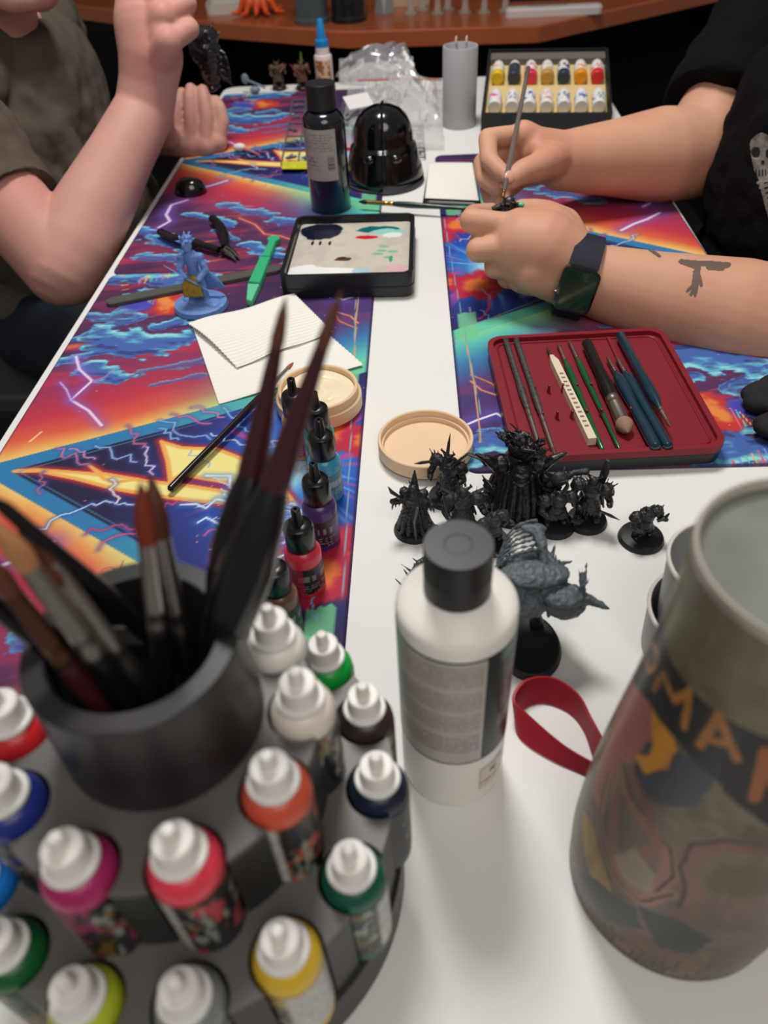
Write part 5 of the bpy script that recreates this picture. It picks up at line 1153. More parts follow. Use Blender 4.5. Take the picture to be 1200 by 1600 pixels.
spikes(g, rng, (0.030, -0.012, 0.037), 0.003, 8, 0.006, 0.0006); g.fuse('grey_claw', 0.0006, mdgr, t, 1, 0.4, [(0.003, 0.001)])
t, v, rg = mini('horned_miniature', 'black miniature with one curved horn, right of the hulking robed one', 866, 822, 0.034, mblk, 'brute', -80, 12, 0.0150)
weapon(t, [v(0.003, -0.001, 0.034), v(0.0065, 0, 0.041), v(0.005, 0, 0.047), v(-0.001, -0.001, 0.0475)], [0.0020, 0.0017, 0.0012, 0.0003], mblk, 'horn', 0.8)
weapon(t, [v(0.010, -0.009, 0.010), v(0.017, -0.011, 0.008), v(0.021, -0.010, 0.0085)], [0.0022, 0.0024, 0.0008], mblk, 'claw', 0.8)
t, v, rg = mini('rifle_miniature', 'black miniature with a raised pack and low blade, at the right of the crowd', 916, 815, 0.044, mblk, 'warrior', -110, 13, 0.0150)
weapon(t, [v(0.004, 0.005, 0.026), v(0.0055, 0.004, 0.040), v(0.006, 0.003, 0.049)], [0.0026, 0.0034, 0.0014], mblk, 'banner', 0.6)
weapon(t, [v(0.008, -0.008, 0.016), v(0.015, -0.008, 0.014), v(0.021, -0.008, 0.012)], [0.0012, 0.0018, 0.0003], mdgr)
t, v, rg = mini('stocky_miniature', 'small stocky black horned miniature standing alone right of the crowd', 1001, 842, 0.030, mblk, 'brute', -70, 14, 0.0162)
weapon(t, [v(0.008, -0.006, 0.022), v(0.015, -0.008, 0.025), v(0.017, -0.009, 0.031)], [0.0016, 0.0018, 0.0006], mblk, 'club', 0.8)
# fallen piece left of the bottle
g = G(); p0, p1, p2, p3 = at(668, 872, 0.006), at(655, 880, 0.008), at(640, 900, 0.005), at(626, 925, 0.003)
p0 = at(690, 860, 0.006); g.chain([p0, p1, p2, p3], [0.0035, 0.0024, 0.0016, 0.0006], 8); rng = random.Random(3)
for k in range(6):
    q = p1.lerp(p3, k/6); g.chain([q, q+Vector((rng.uniform(-.008, .002), rng.uniform(-.002, .006), rng.uniform(.002, .007)))], [0.0012, 0.0003], 6)
tag(g.fuse('fallen_blade', 0.0006, mblk, smooth_it=1, disp=[(0.002, 0.0008)]), 'black jagged blade piece lying left of the big white bottle', 'model piece', 'black plastic miniatures')
# the grey flyer on a stem over its own round base
c = at(826, 1012); rng = random.Random(31)
t = thing('flying_miniature', 'large grey ribbed flying miniature on a stem over a round black base', 'miniature', (c.x, c.y, 0.0002), 0, 'black plastic miniatures')
G().lathe([(0, 0), (0.0200, 0), (0.0202, 0.001), (0.0188, 0.0042), (0.0178, 0.0046), (0.0165, 0.0038), (0, 0.0036)], 48, Matrix.Diagonal((1, 1.30, 1, 1))).obj('base', mbase, t)
st = Vector((0.004, 0.006, 0.0)); tp = Vector(atd(840, 925, 0.440))-Vector((c.x, c.y, 0))
G().lathe([(0, 0), (0.0042, 0), (0.0046, 0.002), (0.0036, 0.006), (0.0024, 0.009), (0.0030, 0.013), (0.0036, 0.016), (0.0028, 0.020), (0.0034, 0.024), (0.0022, 0.030), (0.0030, 0.034), (0, 0.036)], 18, Matrix.Translation((0.006, 0.015, 0.0045))).obj('stem', mbase, t)
g = G(); B = Vector((0.000, 0.018, 0.046))
def bv(x, y, z): return B+Vector((x, y, z))
g.ell(bv(0, 0, 0.002), (0.022, 0.019, 0.007), 20)                     # hull
g.ell(bv(0.000, -0.008, 0.012), (0.021, 0.011, 0.0048), 18); g.ell(bv(0.016, -0.018, 0.004), (0.013, 0.010, 0.0050), 16); g.ell(bv(-0.014, -0.014, 0.002), (0.012, 0.010, 0.008), 16)
g.ell(bv(0.018, -0.016, -0.004), (0.013, 0.012, 0.009), 16); g.ell(bv(-0.002, -0.016, -0.004), (0.010, 0.010, 0.010), 16)
for k in range(7):                                                    # ribs arching over the left flank
    a0_ = 0.35+0.16*k; R_ = 0.030-0.0015*k
    pts = [bv(-R_*math.cos(b)*0.95+0.004, -0.006+0.0042*k+0.010*math.sin(b), 0.004+0.016*math.sin(b)) for b in np.linspace(0.1, 1.6, 9)]
    g.chain(pts, [0.0009]*9, 7)
g.chain([bv(0.003, 0.016, 0.024), bv(0.005, 0.006, 0.021), bv(0.006, -0.004, 0.015)], [0.0042, 0.0034, 0.0020], 9); g.ell(bv(0.001, 0.017, 0.025), (0.008, 0.004, 0.0025), 12)
g.chain([bv(-0.008, -0.010, 0.013), bv(-0.022, -0.010, 0.013), bv(-0.036, -0.009, 0.013)], [0.0022, 0.0016, 0.0011], 8)
g.chain([bv(0.028, -0.018, 0.002), bv(0.036, -0.021, 0.000), bv(0.043, -0.024, -0.001)], [0.0040, 0.0026, 0.0004], 8)
for k in range(8): a = rng.uniform(-0.6, 0.9); g.chain([bv(0.024+.002*k*.3, -0.016, 0.006), bv(0.028+0.003*math.sin(k), -0.018+.002*k, 0.014+.001*k*.4)], [0.0014, 0.0004], 6)
for k in range(16): x0 = rng.uniform(-.018, .024); g.chain([bv(x0, -0.022+rng.uniform(-.002, .004), -0.002), bv(x0+rng.uniform(-.003, .003), -0.018, -0.012+rng.uniform(-.004, .002))], [0.0022, 0.0008], 7)
g.chain([bv(0.001, -0.008, -0.008), bv(0.001, -0.004, -0.014)], [0.006, 0.0035], 10)
for k in range(34):
    a = rng.uniform(0, 6.28); rr = rng.uniform(.6, 1.0); p = bv(0.023*rr*math.cos(a), 0.019*rr*math.sin(a), 0.006); g.chain([p, p+Vector((rng.uniform(-.006, .006), rng.uniform(-.005, .005), rng.uniform(.002, .007)))], [0.0016, 0.0006], 6)
g.fuse('hull', 0.0007, mgry, t, 1, 0.4, [(0.003, 0.0022)])
# blue miniature with yellow cloth on the left mat
c = at(316, 483); bl = mat('mini_blue', (98, 134, 196), 0.5, noise=0.25, nscale=260, bump=0.6, bscale=1300, bdist=0.0004)
t = thing('blue_miniature', 'pale blue swordsman miniature with a yellow loincloth on a round base', 'miniature', (c.x, c.y, MTZ+0.0002)); rng = random.Random(5)
G().lathe([(0, 0), (0.0285, 0), (0.0292, 0.001), (0.0280, 0.0058), (0.0265, 0.0065), (0, 0.0065)], 48).obj('base', bl, t)
g = G(); z0 = 0.006
g.ell((0.004, -0.004, z0), (0.020, 0.016, 0.004), 16); g.ell((-0.010, 0.008, z0), (0.012, 0.010, 0.004), 14)
for sx in (-1, 1): g.chain([(sx*0.004, 0, 0.036), (sx*0.0065, -0.002, 0.022), (sx*0.0075, 0.0, 0.009)], [0.0052, 0.0044, 0.0038], 12); g.ell((sx*0.0078, -0.003, 0.009), (0.0040, 0.0065, 0.003), 12)
g.chain([(0, 0, 0.036), (0, 0, 0.047), (0, 0, 0.056)], [0.0060, 0.0056, 0.0078], 14); g.ell((-0.001, -0.002, 0.069), (0.0055, 0.0058, 0.0066), 14)
for k in range(24): a = k*0.55; e = rng.uniform(0.1, 1.3); d = Vector((math.cos(a)*math.cos(e), math.sin(a)*math.cos(e)+0.15, math.sin(e))); g.chain([Vector((-0.001, 0, 0.071))+d*0.003, Vector((-0.001, 0, 0.071))+d*rng.uniform(.008, .0125)], [0.0026, 0.0004], 7)
g.ell((-0.0095, 0, 0.0565), (0.005, 0.005, 0.0045), 12); g.ell((0.0095, 0, 0.0565), (0.005, 0.005, 0.0045), 12)
g.chain([(-0.0095, 0, 0.055), (-0.0125, -0.006, 0.045), (-0.006, -0.0115, 0.0400)], [0.0040, 0.0034, 0.0028], 10); g.chain([(0.0095, 0, 0.055), (0.0140, -0.004, 0.044), (0.0070, -0.0110, 0.0370)], [0.0040, 0.0034, 0.0028], 10)
for k in range(9): a = -1+k*0.25; g.chain([(a*0.006+0.003, 0.007, 0.040), (a*0.009+0.010, 0.010, 0.026), (a*0.010+0.016, 0.012, 0.014+rng.uniform(0, .003))], [0.0026, 0.0026, 0.0012], 8)
g.fuse('figure', 0.0008, bl, t, 1, 0.4, [(0.004, 0.0012)])
g = G()
for k in range(7): a = -1+k/3; g.chain([(a*0.0050-0.002, -0.0075, 0.037), (a*0.0075-0.003, -0.0095, 0.028), (a*0.0085-0.003, -0.0100, 0.019)], [0.0024, 0.0025, 0.0022], 8)
g.fuse('loincloth', 0.0007, mat('cloth_yellow', (150, 124, 30), 0.6, noise=0.5, nscale=250), t, 1, 0.4, [(0.003, 0.0008)])
weapon(t, [(-0.026, -0.012, 0.054), (-0.008, -0.0125, 0.041), (0.004, -0.0125, 0.0325), (0.027, -0.011, 0.0155)], [0.0005, 0.0015, 0.0013, 0.0004], bl, 'sword', 0.5)
# two painted miniatures and a pale axe at the far table end
for px, py, c1, c2, lab in ((437, 140, (78, 60, 44), (120, 36, 34), 'brown painted miniature with pink blade at the far left of the table'), (474, 140, (96, 62, 44), (66, 96, 52), 'brown and green painted miniature beside the glue bottle')):
    c = at(px, py); t = thing('painted_miniature', lab, 'miniature', (c.x, c.y, MTZ+0.0002), 0, 'painted miniatures at the far end'); rng = random.Random(px)
    mbase_obj(t, 0.0135, mblk); m_ = mat('mini_painted_'+str(px), c1, 0.55, noise=0.6, nscale=200); g, v, o = figure(t, rng, 0.044, m_, 'warrior', -80, 0.0009)
    weapon(t, [v(0.004, -0.006, 0.022), v(0.016, -0.008, 0.034)] if px < 450 else [v(0.001, 0.002, 0.032), v(0.002, 0.002, 0.050)], [0.0016, 0.0008] if px < 450 else [0.0042, 0.0018], mat('blade_pink', (206, 120, 120), 0.4) if px < 450 else mat('leaf_green', (96, 122, 70), 0.6), 'blade')
    if px > 450: weapon(t, [v(-0.004, -0.006, 0.020), v(-0.018, -0.008, 0.036)], [0.0015, 0.0008], mat('blade_pink', (0, 0, 0)), 'blade')
c = at(398, 148); g = G()
g.tube([(c.x-0.012, c.y+0.01, 0.022), (c.x+0.022, c.y-0.004, 0.012)], 0.002, 8); g.ell((c.x-0.016, c.y+0.012, 0.024), (0.007, 0.004, 0.009), 10); g.ell((c.x+0.002, c.y, 0.0085), (0.010, 0.010, 0.006), 10)
tag(g.obj('grey_axe', mat('pale_grey_blue', (120, 134, 146), 0.5)), 'small pale grey-blue axe model at the far left corner of the table', 'model piece')

# ================================================================ PEOPLE
def skin_mat(name, col, red):
    m = mat(name, col, 0.56, spec=0.32, sss=0.14, noise=0.10, nscale=28, bump=0.25, bscale=700, bdist=0.0004)
    nt = m.node_tree; b = nt.nodes['Principled BSDF']
    tc = nt.nodes.new('ShaderNodeTexCoord'); n = nt.nodes.new('ShaderNodeTexNoise'); n.inputs['Scale'].default_value = 11; n.inputs['Detail'].default_value = 2
    nt.links.new(tc.outputs['Object'], n.inputs['Vector'])
    r = nt.nodes.new('ShaderNodeMapRange'); r.inputs['From Min'].default_value = 0.45; r.inputs['From Max'].default_value = 0.8; r.inputs['To Max'].default_value = 0.45
    nt.links.new(n.outputs['Fac'], r.inputs['Value'])
    mx = nt.nodes.new('ShaderNodeMix'); mx.data_type = 'RGBA'; src = b.inputs['Base Color'].links[0].from_socket
    nt.links.new(r.outputs['Result'], mx.inputs['Factor']); nt.links.new(src, mx.inputs['A']); mx.inputs['B'].default_value = (*lin(red), 1)
    nt.links.new(mx.outputs['Result'], b.inputs['Base Color']); return m
sk1 = skin_mat('skin_pink', (200, 150, 138), (202, 120, 112)); sk2 = skin_mat('skin_tan', (204, 154, 128), (190, 116, 96))
nailm = mat('fingernail', (222, 168, 154), 0.25, spec=0.5, coat=0.3)
def DP(px, py, d): return atd(px, py, d)
def hand(g, wrist, fingers, thumb, r=0.0105, palm_r=0.0150, wr=0.026):
    """fingers: four lists of joints from knuckle to tip; thumb: base to tip. All of one skin with the arm"""
    wrist = Vector(wrist)
    for f in fingers:
        f = [Vector(p) for p in f]; k = len(f)
        mid = wrist.lerp(f[0], 0.5)
        g.chain([wrist.lerp(f[0], 0.12), mid, f[0]], [wr*0.72, palm_r*1.08, palm_r*0.94], 14)
        rr = [r*1.16]+[r*(1.08-0.22*i/(k-1)) for i in range(1, k)]
        g.chain(f, rr, 14)
    for a, b in zip(fingers[:-1], fingers[1:]):      # flesh between the metacarpals
        A_ = Vector(a[0]).lerp(Vector(b[0]), 0.5); g.chain([wrist.lerp(A_, 0.2), wrist.lerp(A_, 0.88)], [wr*0.7, palm_r*0.95], 12)
    th = [Vector(p) for p in thumb]
    g.chain([wrist.lerp(th[0], 0.3)]+th, [wr*0.7]+[r*1.75, r*1.40, r*1.22, r*0.98][:len(th)], 14)
    c0 = Vector(fingers[0][0]); g.chain([th[0], th[0].lerp(c0, 0.45)], [r*1.5, r*1.15], 12)
def nail(parent, tip, direc, up, r=0.0062):
    d = Vector(direc).normalized(); u = (Vector(up)-d*Vector(up).dot(d)).normalized(); s = d.cross(u)
    Rm = Matrix((s, d, u)).transposed()
    o = G().ell(Vector(tip), (r*0.95, r*1.15, r*0.34), 14, Rm).obj('fingernail', nailm, parent, True); return rel(o, parent.location)
def head(g, chin, crown, face):
    """skull, jaw, nose, lips, ears; chin and crown points, face = direction of the gaze"""
    chin = Vector(chin); crown = Vector(crown); u = (crown-chin).normalized(); Hh = (crown-chin).length; f = Vector(face); f = (f-u*f.dot(u)).normalized(); s = f.cross(u)
    Rm = Matrix((s, f, u)).transposed()
    def v(x, y, z): return chin+s*x*Hh+f*y*Hh+u*z*Hh
    g.ell(v(0, -0.36, 0.62), (0.335*Hh, 0.42*Hh, 0.38*Hh), 28, Rm); g.ell(v(0, -0.22, 0.40), (0.29*Hh, 0.27*Hh, 0.34*Hh), 24, Rm)
    g.ell(v(0, -0.10, 0.10), (0.16*Hh, 0.115*Hh, 0.10*Hh), 18, Rm)
    for sx in (-1, 1):
        g.chain([v(sx*0.26, -0.38, 0.28), v(sx*0.18, -0.20, 0.12), v(sx*0.06, -0.09, 0.075)], [0.075*Hh, 0.08*Hh, 0.07*Hh], 12)
        g.ell(v(sx*0.185, -0.045, 0.385), (0.085*Hh, 0.06*Hh, 0.075*Hh), 14, Rm)
        g.ell(v(sx*0.345, -0.36, 0.44), (0.022*Hh, 0.07*Hh, 0.125*Hh), 14, Rm); g.ell(v(sx*0.35, -0.34, 0.34), (0.022*Hh, 0.04*Hh, 0.05*Hh), 10, Rm)
        g.chain([v(sx*0.06, 0.035, 0.575), v(sx*0.20, 0.005, 0.565)], [0.030*Hh, 0.026*Hh], 8)
        g.ell(v(sx*0.045, 0.055, 0.335), (0.035*Hh, 0.04*Hh, 0.03*Hh), 10, Rm)
    g.chain([v(0, 0.035, 0.50), v(0, 0.075, 0.42), v(0, 0.11, 0.35)], [0.032*Hh, 0.038*Hh, 0.046*Hh], 12)
    g.ell(v(0, 0.035, 0.235), (0.10*Hh, 0.035*Hh, 0.022*Hh), 14, Rm); g.ell(v(0, 0.030, 0.195), (0.085*Hh, 0.035*Hh, 0.024*Hh), 14, Rm)
    return v, Rm, Hh
def head_parts(t, v, Rm, Hh, hairc, seed):
    white = mat('eye_white', (190, 180, 172), 0.3); iris = mat('iris_brown', (60, 42, 32), 0.15)
    for sx in (-1, 1):
        e = rel(G().ell(v(sx*0.135, 0.000, 0.50), (0.046*Hh, 0.036*Hh, 0.022*Hh), 16, Rm).obj('eye', white, t, True), t.location)
        i_ = G().ell(v(sx*0.135, 0.026, 0.498), (0.021*Hh, 0.013*Hh, 0.019*Hh), 12, Rm).obj('iris', iris, e, True); rel(i_, t.location); i_.location = (0, 0, 0)
    g = G(); rng = random.Random(seed)
    g.ell(v(0, -0.40, 0.68), (0.365*Hh, 0.44*Hh, 0.37*Hh), 28, Rm)
    for k in range(70):
        a = rng.uniform(0, 6.28); b = rng.uniform(-0.1, 1.3); d = (math.cos(a)*math.cos(b), math.sin(a)*math.cos(b), math.sin(b))
        if d[1] > 0.45 and d[2] < 0.55: continue
        p = v(0.34*d[0], -0.40+0.42*d[1], 0.68+0.35*d[2]); q = v(0.39*d[0]+rng.uniform(-.04, .04), -0.40+0.46*d[1], 0.64+0.37*d[2]-0.06); g.chain([p, q], [0.05*Hh, 0.018*Hh], 6)
    rel(g.fuse('hair', 0.004, mat('hair_'+str(seed), hairc, 0.6, noise=0.4, nscale=300, bump=0.8, bscale=500), t, 1, 0.4), t.location)
def chair(label, x, y, rz):
    t = thing('folding_chair', label, 'chair', (x, y, FLZ), rz); mt_ = mat('chair_grey', (70, 70, 72), 0.5)
    G().slab(rrect(-0.19, -0.19, 0.19, 0.19, 0.04), 0.355, 0.385, 0.006).obj('seat', mt_, t); G().slab(rrect(-0.19, 0.62, 0.19, 0.82, 0.04), -0.01, 0.012, 0.004, Matrix.Rotation(math.pi/2, 4, 'X') @ Matrix.Translation((0, 0, 0.185))).obj('backrest', mt_, t)
    for sx in (-1, 1):
        G().tube([(sx*0.18, 0.17, 0.355), (sx*0.185, 0.20, 0.008)], 0.011, 10).obj('leg', steel, t); G().tube([(sx*0.18, -0.185, 0.80), (sx*0.18, -0.185, 0.36), (sx*0.185, -0.22, 0.008)], 0.011, 10).obj('leg', steel, t)
    return t
def patch(name, target, corners, nx, ny, maskcol, m, parent, off=0.0006):
    """thin printed patch laid onto a surface: grid of sight points dropped onto the mesh, kept only where the mask says so"""
    me = target.data; bv_ = BVHTree.FromPolygons([v.co[:] for v in me.vertices], [p.vertices[:] for p in me.polygons])
    (x0, y0), (x1, y1) = corners; V = []; ok = []; o = Vector((0, 0, CH))
    U = []; 
    for j in range(ny+1):
        for i in range(nx+1):
            px = x0+(x1-x0)*i/nx; py = y0+(y1-y0)*j/ny; d = Vector(ray(px, py)).normalized(); hit = bv_.ray_cast(o, d)
            U.append((px, py))
            if hit[0] is None: V.append(Vector((0, 0, 0))); ok.append(False)
            else: V.append(hit[0]+hit[1]*off); ok.append(True)
    U = np.array(U); keep, col = maskcol(U[:, 0], U[:, 1]); idx = {}; NV = []; NF = []; cols = []
    for j in range(ny):
        for i in range(nx):
            q = [j*(nx+1)+i, j*(nx+1)+i+1, (j+1)*(nx+1)+i+1, (j+1)*(nx+1)+i]
            if all(ok[k] for k in q) and sum(keep[k] for k in q) >= 2:
                f = []
                for k in q:
                    if k not in idx: idx[k] = len(NV); NV.append(V[k]); cols.append(col[k])
                    f.append(idx[k])
                NF.append(f)
    me2 = bpy.data.meshes.new(name); me2.from_pydata([tuple(v) for v in NV], [], NF); me2.update(); grid_colors(me2, np.array(cols)); return put(name, me2, m, parent)

# ---- left person: grey-brown T-shirt, right forearm raised, left hand cupped
L = thing('person', 'person in grey-brown T-shirt with raised forearm, seated left of the table', 'person', (-0.66, 1.25, FLZ))
W1 = DP(226, 172, 1.005); E1 = DP(98, 418, 0.975); S1 = Vector((-0.62, 1.03, 0.15))
W2 = DP(243, 214, 1.20); E2 = DP(70, 262, 1.30); S2 = Vector((-0.62, 1.44, 0.15))
g = G()
g.chain([W1, W1.lerp(E1, 0.30), W1.lerp(E1, 0.62), W1.lerp(E1, 0.86), E1], [0.0370, 0.0405, 0.0475, 0.0515, 0.0490], 44)
g.chain([E1, E1.lerp(S1, 0.3), E1.lerp(S1, 0.7), S1], [0.0480, 0.0500, 0.0530, 0.0500], 44)
g.chain([W2, W2.lerp(E2, 0.4), E2], [0.0270, 0.0350, 0.0420], 20); g.chain([E2, S2], [0.0420, 0.0460], 20)
g.chain([W1, DP(232, 128, 0.99), DP(236, 85, 0.975), DP(228, 40, 0.965), DP(228, -30, 0.965)], [0.0370, 0.0365, 0.0400, 0.0390, 0.034], 40)
g.ell(DP(212, 60, 0.975), (0.022, 0.030, 0.045), 18)
hand(g, DP(234, 118, 0.985), [
    [DP(243, -48, 0.94), DP(282, -66, 0.945), DP(270, -84, 0.985), DP(240, -80, 0.995)],
    [DP(248, -14, 0.935), DP(290, -26, 0.94), DP(280, -44, 0.98), DP(248, -46, 0.995)],
    [DP(254, 26, 0.935), DP(293, 6, 0.945), DP(282, -10, 0.985), DP(252, -8, 0.995)],
    [DP(262, 66, 0.938), DP(297, 45, 0.95), DP(284, 26, 0.99), DP(256, 30, 1.0)]],
    [DP(205, 40, 0.985), DP(210, -10, 0.99), DP(232, -44, 0.995), DP(250, -62, 1.0)], 0.0120, 0.0190, 0.026)
hand(g, W2, [
    [DP(282, 222, 1.195), DP(277, 185, 1.185), DP(279, 160, 1.18), DP(284, 146, 1.18)],
    [DP(300, 230, 1.19), DP(298, 182, 1.175), DP(297, 155, 1.17), DP(298, 139, 1.17)],
    [DP(322, 230, 1.19), DP(323, 182, 1.175), DP(319, 156, 1.17), DP(317, 141, 1.17)],
    [DP(340, 222, 1.195), DP(348, 190, 1.185), DP(344, 170, 1.18), DP(337, 158, 1.18)]],
    [DP(262, 214, 1.17), DP(258, 202, 1.155), DP(259, 192, 1.15), DP(262, 184, 1.15)], 0.0105, 0.0165, 0.026)
g.chain([W2, DP(300, 226, 1.195), DP(334, 222, 1.2)], [0.0250, 0.0205, 0.018], 16)
chinL = Vector((-0.462, 1.172, 0.217)); crownL = Vector((-0.535, 1.19, 0.420))
hv, hR, hH = head(g, chinL, crownL, (0.9, 0.0, -0.35))
g.chain([Vector((-0.60, 1.22, 0.12)), Vector((-0.575, 1.21, 0.20)), Vector((-0.555, 1.20, 0.27))], [0.062, 0.054, 0.054], 22)
g.chain([S1+Vector((0, .03, -.02)), Vector((-0.60, 1.24, 0.12)), S2+Vector((0, -.03, -.02))], [0.045, 0.070, 0.045], 20); g.chain([(-0.60, 1.24, 0.12), (-0.60, 1.25, -0.18)], [0.10, 0.11], 20)
body = g.fuse('body', 0.0024, sk1, L, 8, 0.5); rel(body, L.location)
head_parts(L, hv, hR, hH, (58, 42, 34), 3)
shirt = mat('shirt_grey_brown', (88, 80, 73), 0.92, spec=0.2, noise=0.08, nscale=30, bump=0.5, bscale=1400, bdist=0.0004)
g = G()
g.ell((-0.60, 1.25, 0.05), (0.125, 0.185, 0.17), 32); g.ell((-0.575, 1.25, -0.09), (0.145, 0.185, 0.13), 32); g.ell((-0.60, 1.25, -0.19), (0.15, 0.18, 0.09), 44)
g.chain([S1+Vector((0.01, .02, 0.0)), Vector((-0.605, 1.14, 0.155)), Vector((-0.60, 1.22, 0.165))], [0.070, 0.068, 0.058], 44); g.chain([S2+Vector((0, -.02, 0.0)), Vector((-0.60, 1.32, 0.155)), Vector((-0.60, 1.25, 0.165))], [0.070, 0.068, 0.058], 44)
e = E1.lerp(S1, 0.36); g.tube([S1+Vector((0, 0.01, 0)), S1.lerp(e, 0.5), e], [0.072, 0.070, 0.0655], 44)
e = E2.lerp(S2, 0.35); g.tube([S2, e], [0.068, 0.064], 44)
rng = random.Random(11)
def fold(p, q, r, w=0.5):
    p = Vector(p); q = Vector(q); g.chain([p, p.lerp(q, w)+Vector((0.004, 0, 0.004)), q], [r*0.5, r, r*0.4], 10)
for a, b in (((-0.535, 1.13, 0.12), (-0.495, 1.17, -0.06)), ((-0.52, 1.22, 0.12), (-0.475, 1.29, -0.06)), ((-0.54, 1.10, 0.04), (-0.50, 1.18, -0.14))): fold(a, b, 0.034)
for k in range(4): fold(S1+Vector((0.03, -0.045+.02*k, 0.03-.01*k)), E1.lerp(S1, 0.42)+Vector((0.02, -0.045+.028*k, 0.035-.012*k)), 0.012)
shL = g.fuse('t_shirt', 0.0038, shirt, L, 5, 0.5, [(0.10, 0.035), (0.04, 0.006)]); rel(shL, L.location)
cg = G(); cpts = [Vector((-0.572+0.062*math.cos(a)*1.15, 1.212+0.062*math.sin(a), 0.178-0.040*math.cos(a))) for a in np.linspace(0, 2*math.pi, 30)]
rel(cg.tube(cpts, 0.0065, 10, flat=1.6, cap=False).obj('collar', shirt, L), L.location)
jeans = mat('jeans_navy', (22, 30, 46), 0.85, noise=0.25, nscale=90, bump=0.5, bscale=900)
g = G(); 
for sy in (-1, 1):
    hp = Vector((-0.64, 1.25+sy*0.09, -0.235)); kn = Vector((-0.30, 1.22+sy*0.17-0.08*(sy < 0), -0.205)); an = Vector((-0.36, 1.22+sy*0.15, FLZ+0.08))
    if sy < 0: kn = Vector((-0.36, 0.96, -0.205)); an = Vector((-0.42, 0.98, FLZ+0.08))
    g.chain([hp, hp.lerp(kn, .5), kn], [0.095, 0.088, 0.066], 44); g.chain([kn, kn.lerp(an, .4), an], [0.064, 0.060, 0.045], 20)
g.ell((-0.64, 1.25, -0.235), (0.15, 0.17, 0.085), 44)
rel(g.fuse('trousers', 0.005, jeans, L, 4, 0.5, [(0.06, 0.012)]), L.location)
for an in (Vector((-0.36, 1.37, FLZ)), Vector((-0.42, 0.98, FLZ))):
    g = G(); g.ell(an+Vector((0.05, 0, 0.035)), (0.115, 0.042, 0.034), 20); g.ell(an+Vector((-0.01, 0, 0.06)), (0.05, 0.04, 0.05), 16); g.slab([(an.x+0.05+0.12*math.cos(a), an.y+0.044*math.sin(a)) for a in np.linspace(0, 6.1, 24)], FLZ+0.002, FLZ+0.022, 0.003)
    rel(g.fuse('shoe', 0.004, mat('shoe_dark', (30, 30, 32), 0.6), L, 2), L.location)
chair('grey folding chair under the person on the left', -0.70, 1.25, math.radians(-90))

# the dark model held up by the left person's fingertips
t = thing('held_miniature', 'dark glossy miniature held up in the left person\'s fingertips', 'miniature', DP(326, 138, 1.175)+Vector((0.004, 0.006, 0.0))); rng = random.Random(77)
G().lathe([(0, 0), (0.013, 0), (0.0135, 0.001), (0.0125, 0.004), (0, 0.0042)], 28).obj('base', gl, t)
g = G(); g.chain([(0, 0, 0.004), (0.002, 0, 0.026), (0.003, 0, 0.050)], [0.011, 0.017, 0.020], 18); g.ell((0.003, 0, 0.066), (0.020, 0.018, 0.015), 18); g.ell((-0.012, -0.004, 0.050), (0.012, 0.012, 0.018), 14)
for k in range(5): g.chain([(0.014, 0.0, 0.052-0.009*k), (0.028, -0.006, 0.046-0.009*k), (0.035, -0.010, 0.030-0.007*k)], [0.0042, 0.0026, 0.0007], 8)
spikes(g, rng, (0.003, 0, 0.06), 0.017, 9, 0.012, 0.0012)
g.fuse('figure', 0.0014, mat('smoke_black', (26, 26, 30), 0.2, spec=0.6, coat=0.4), t, 1, 0.4, [(0.005, 0.0025)])

# ---- right person: black T-shirt, brush in the right hand, watch on the left wrist
Rp = thing('person', 'person in black T-shirt with a smartwatch, painting at the right of the table', 'person', (0.60, 0.96, FLZ))
RW = DP(878, 252, 0.925); RE = DP(1092, 240, 0.985); RS = Vector((0.475, 1.205, 0.165))
LW = DP(912, 434, 0.765); LE = DP(1330, 545, 0.745); LS = Vector((0.56, 0.76, 0.19))
g = G()
g.chain([RW, RW.lerp(RE, 0.35), RW.lerp(RE, 0.7), RE], [0.0335, 0.0435, 0.0560, 0.0540], 44); g.chain([RE, RE.lerp(RS, 0.5), RS], [0.0530, 0.0560, 0.0620], 44)
g.chain([LW, LW.lerp(LE, 0.25), LW.lerp(LE, 0.55), LW.lerp(LE, 0.85), LE], [0.0330, 0.0420, 0.0560, 0.0590, 0.0540], 28); g.chain([LE, LS], [0.0520, 0.0620], 44)
hand(g, DP(876, 250, 0.925), [
    [DP(818, 212, 0.900), DP(762, 216, 0.885), DP(764, 250, 0.868), DP(784, 270, 0.860)],
    [DP(812, 232, 0.915), DP(754, 254, 0.905), DP(757, 280, 0.887), DP(776, 293, 0.878)],
    [DP(815, 252, 0.925), DP(762, 288, 0.918), DP(766, 308, 0.905), DP(780, 314, 0.895)],
    [DP(822, 270, 0.930), DP(782, 305, 0.928), DP(786, 320, 0.915), DP(798, 322, 0.905)]],
    [DP(858, 252, 0.890), DP(838, 262, 0.872), DP(818, 268, 0.860), DP(800, 280, 0.853)], 0.0112, 0.0185, 0.033)
g.chain([DP(870, 245, 0.92), DP(838, 235, 0.91)], [0.030, 0.026], 18)
hand(g, LW, [
    [DP(812, 356, 0.757), DP(736, 345, 0.762), DP(740, 336, 0.795), DP(768, 332, 0.815)],
    [DP(808, 386, 0.758), DP(746, 392, 0.760), DP(748, 380, 0.790), DP(774, 366, 0.808)],
    [DP(808, 412, 0.768), DP(774, 418, 0.782), DP(772, 402, 0.805), DP(790, 388, 0.815)],
    [DP(820, 430, 0.778), DP(794, 434, 0.795), DP(794, 418, 0.812), DP(806, 404, 0.822)]],
    [DP(878, 356, 0.785), DP(852, 338, 0.805), DP(832, 332, 0.815), DP(816, 328, 0.818)], 0.0118, 0.0205, 0.033)
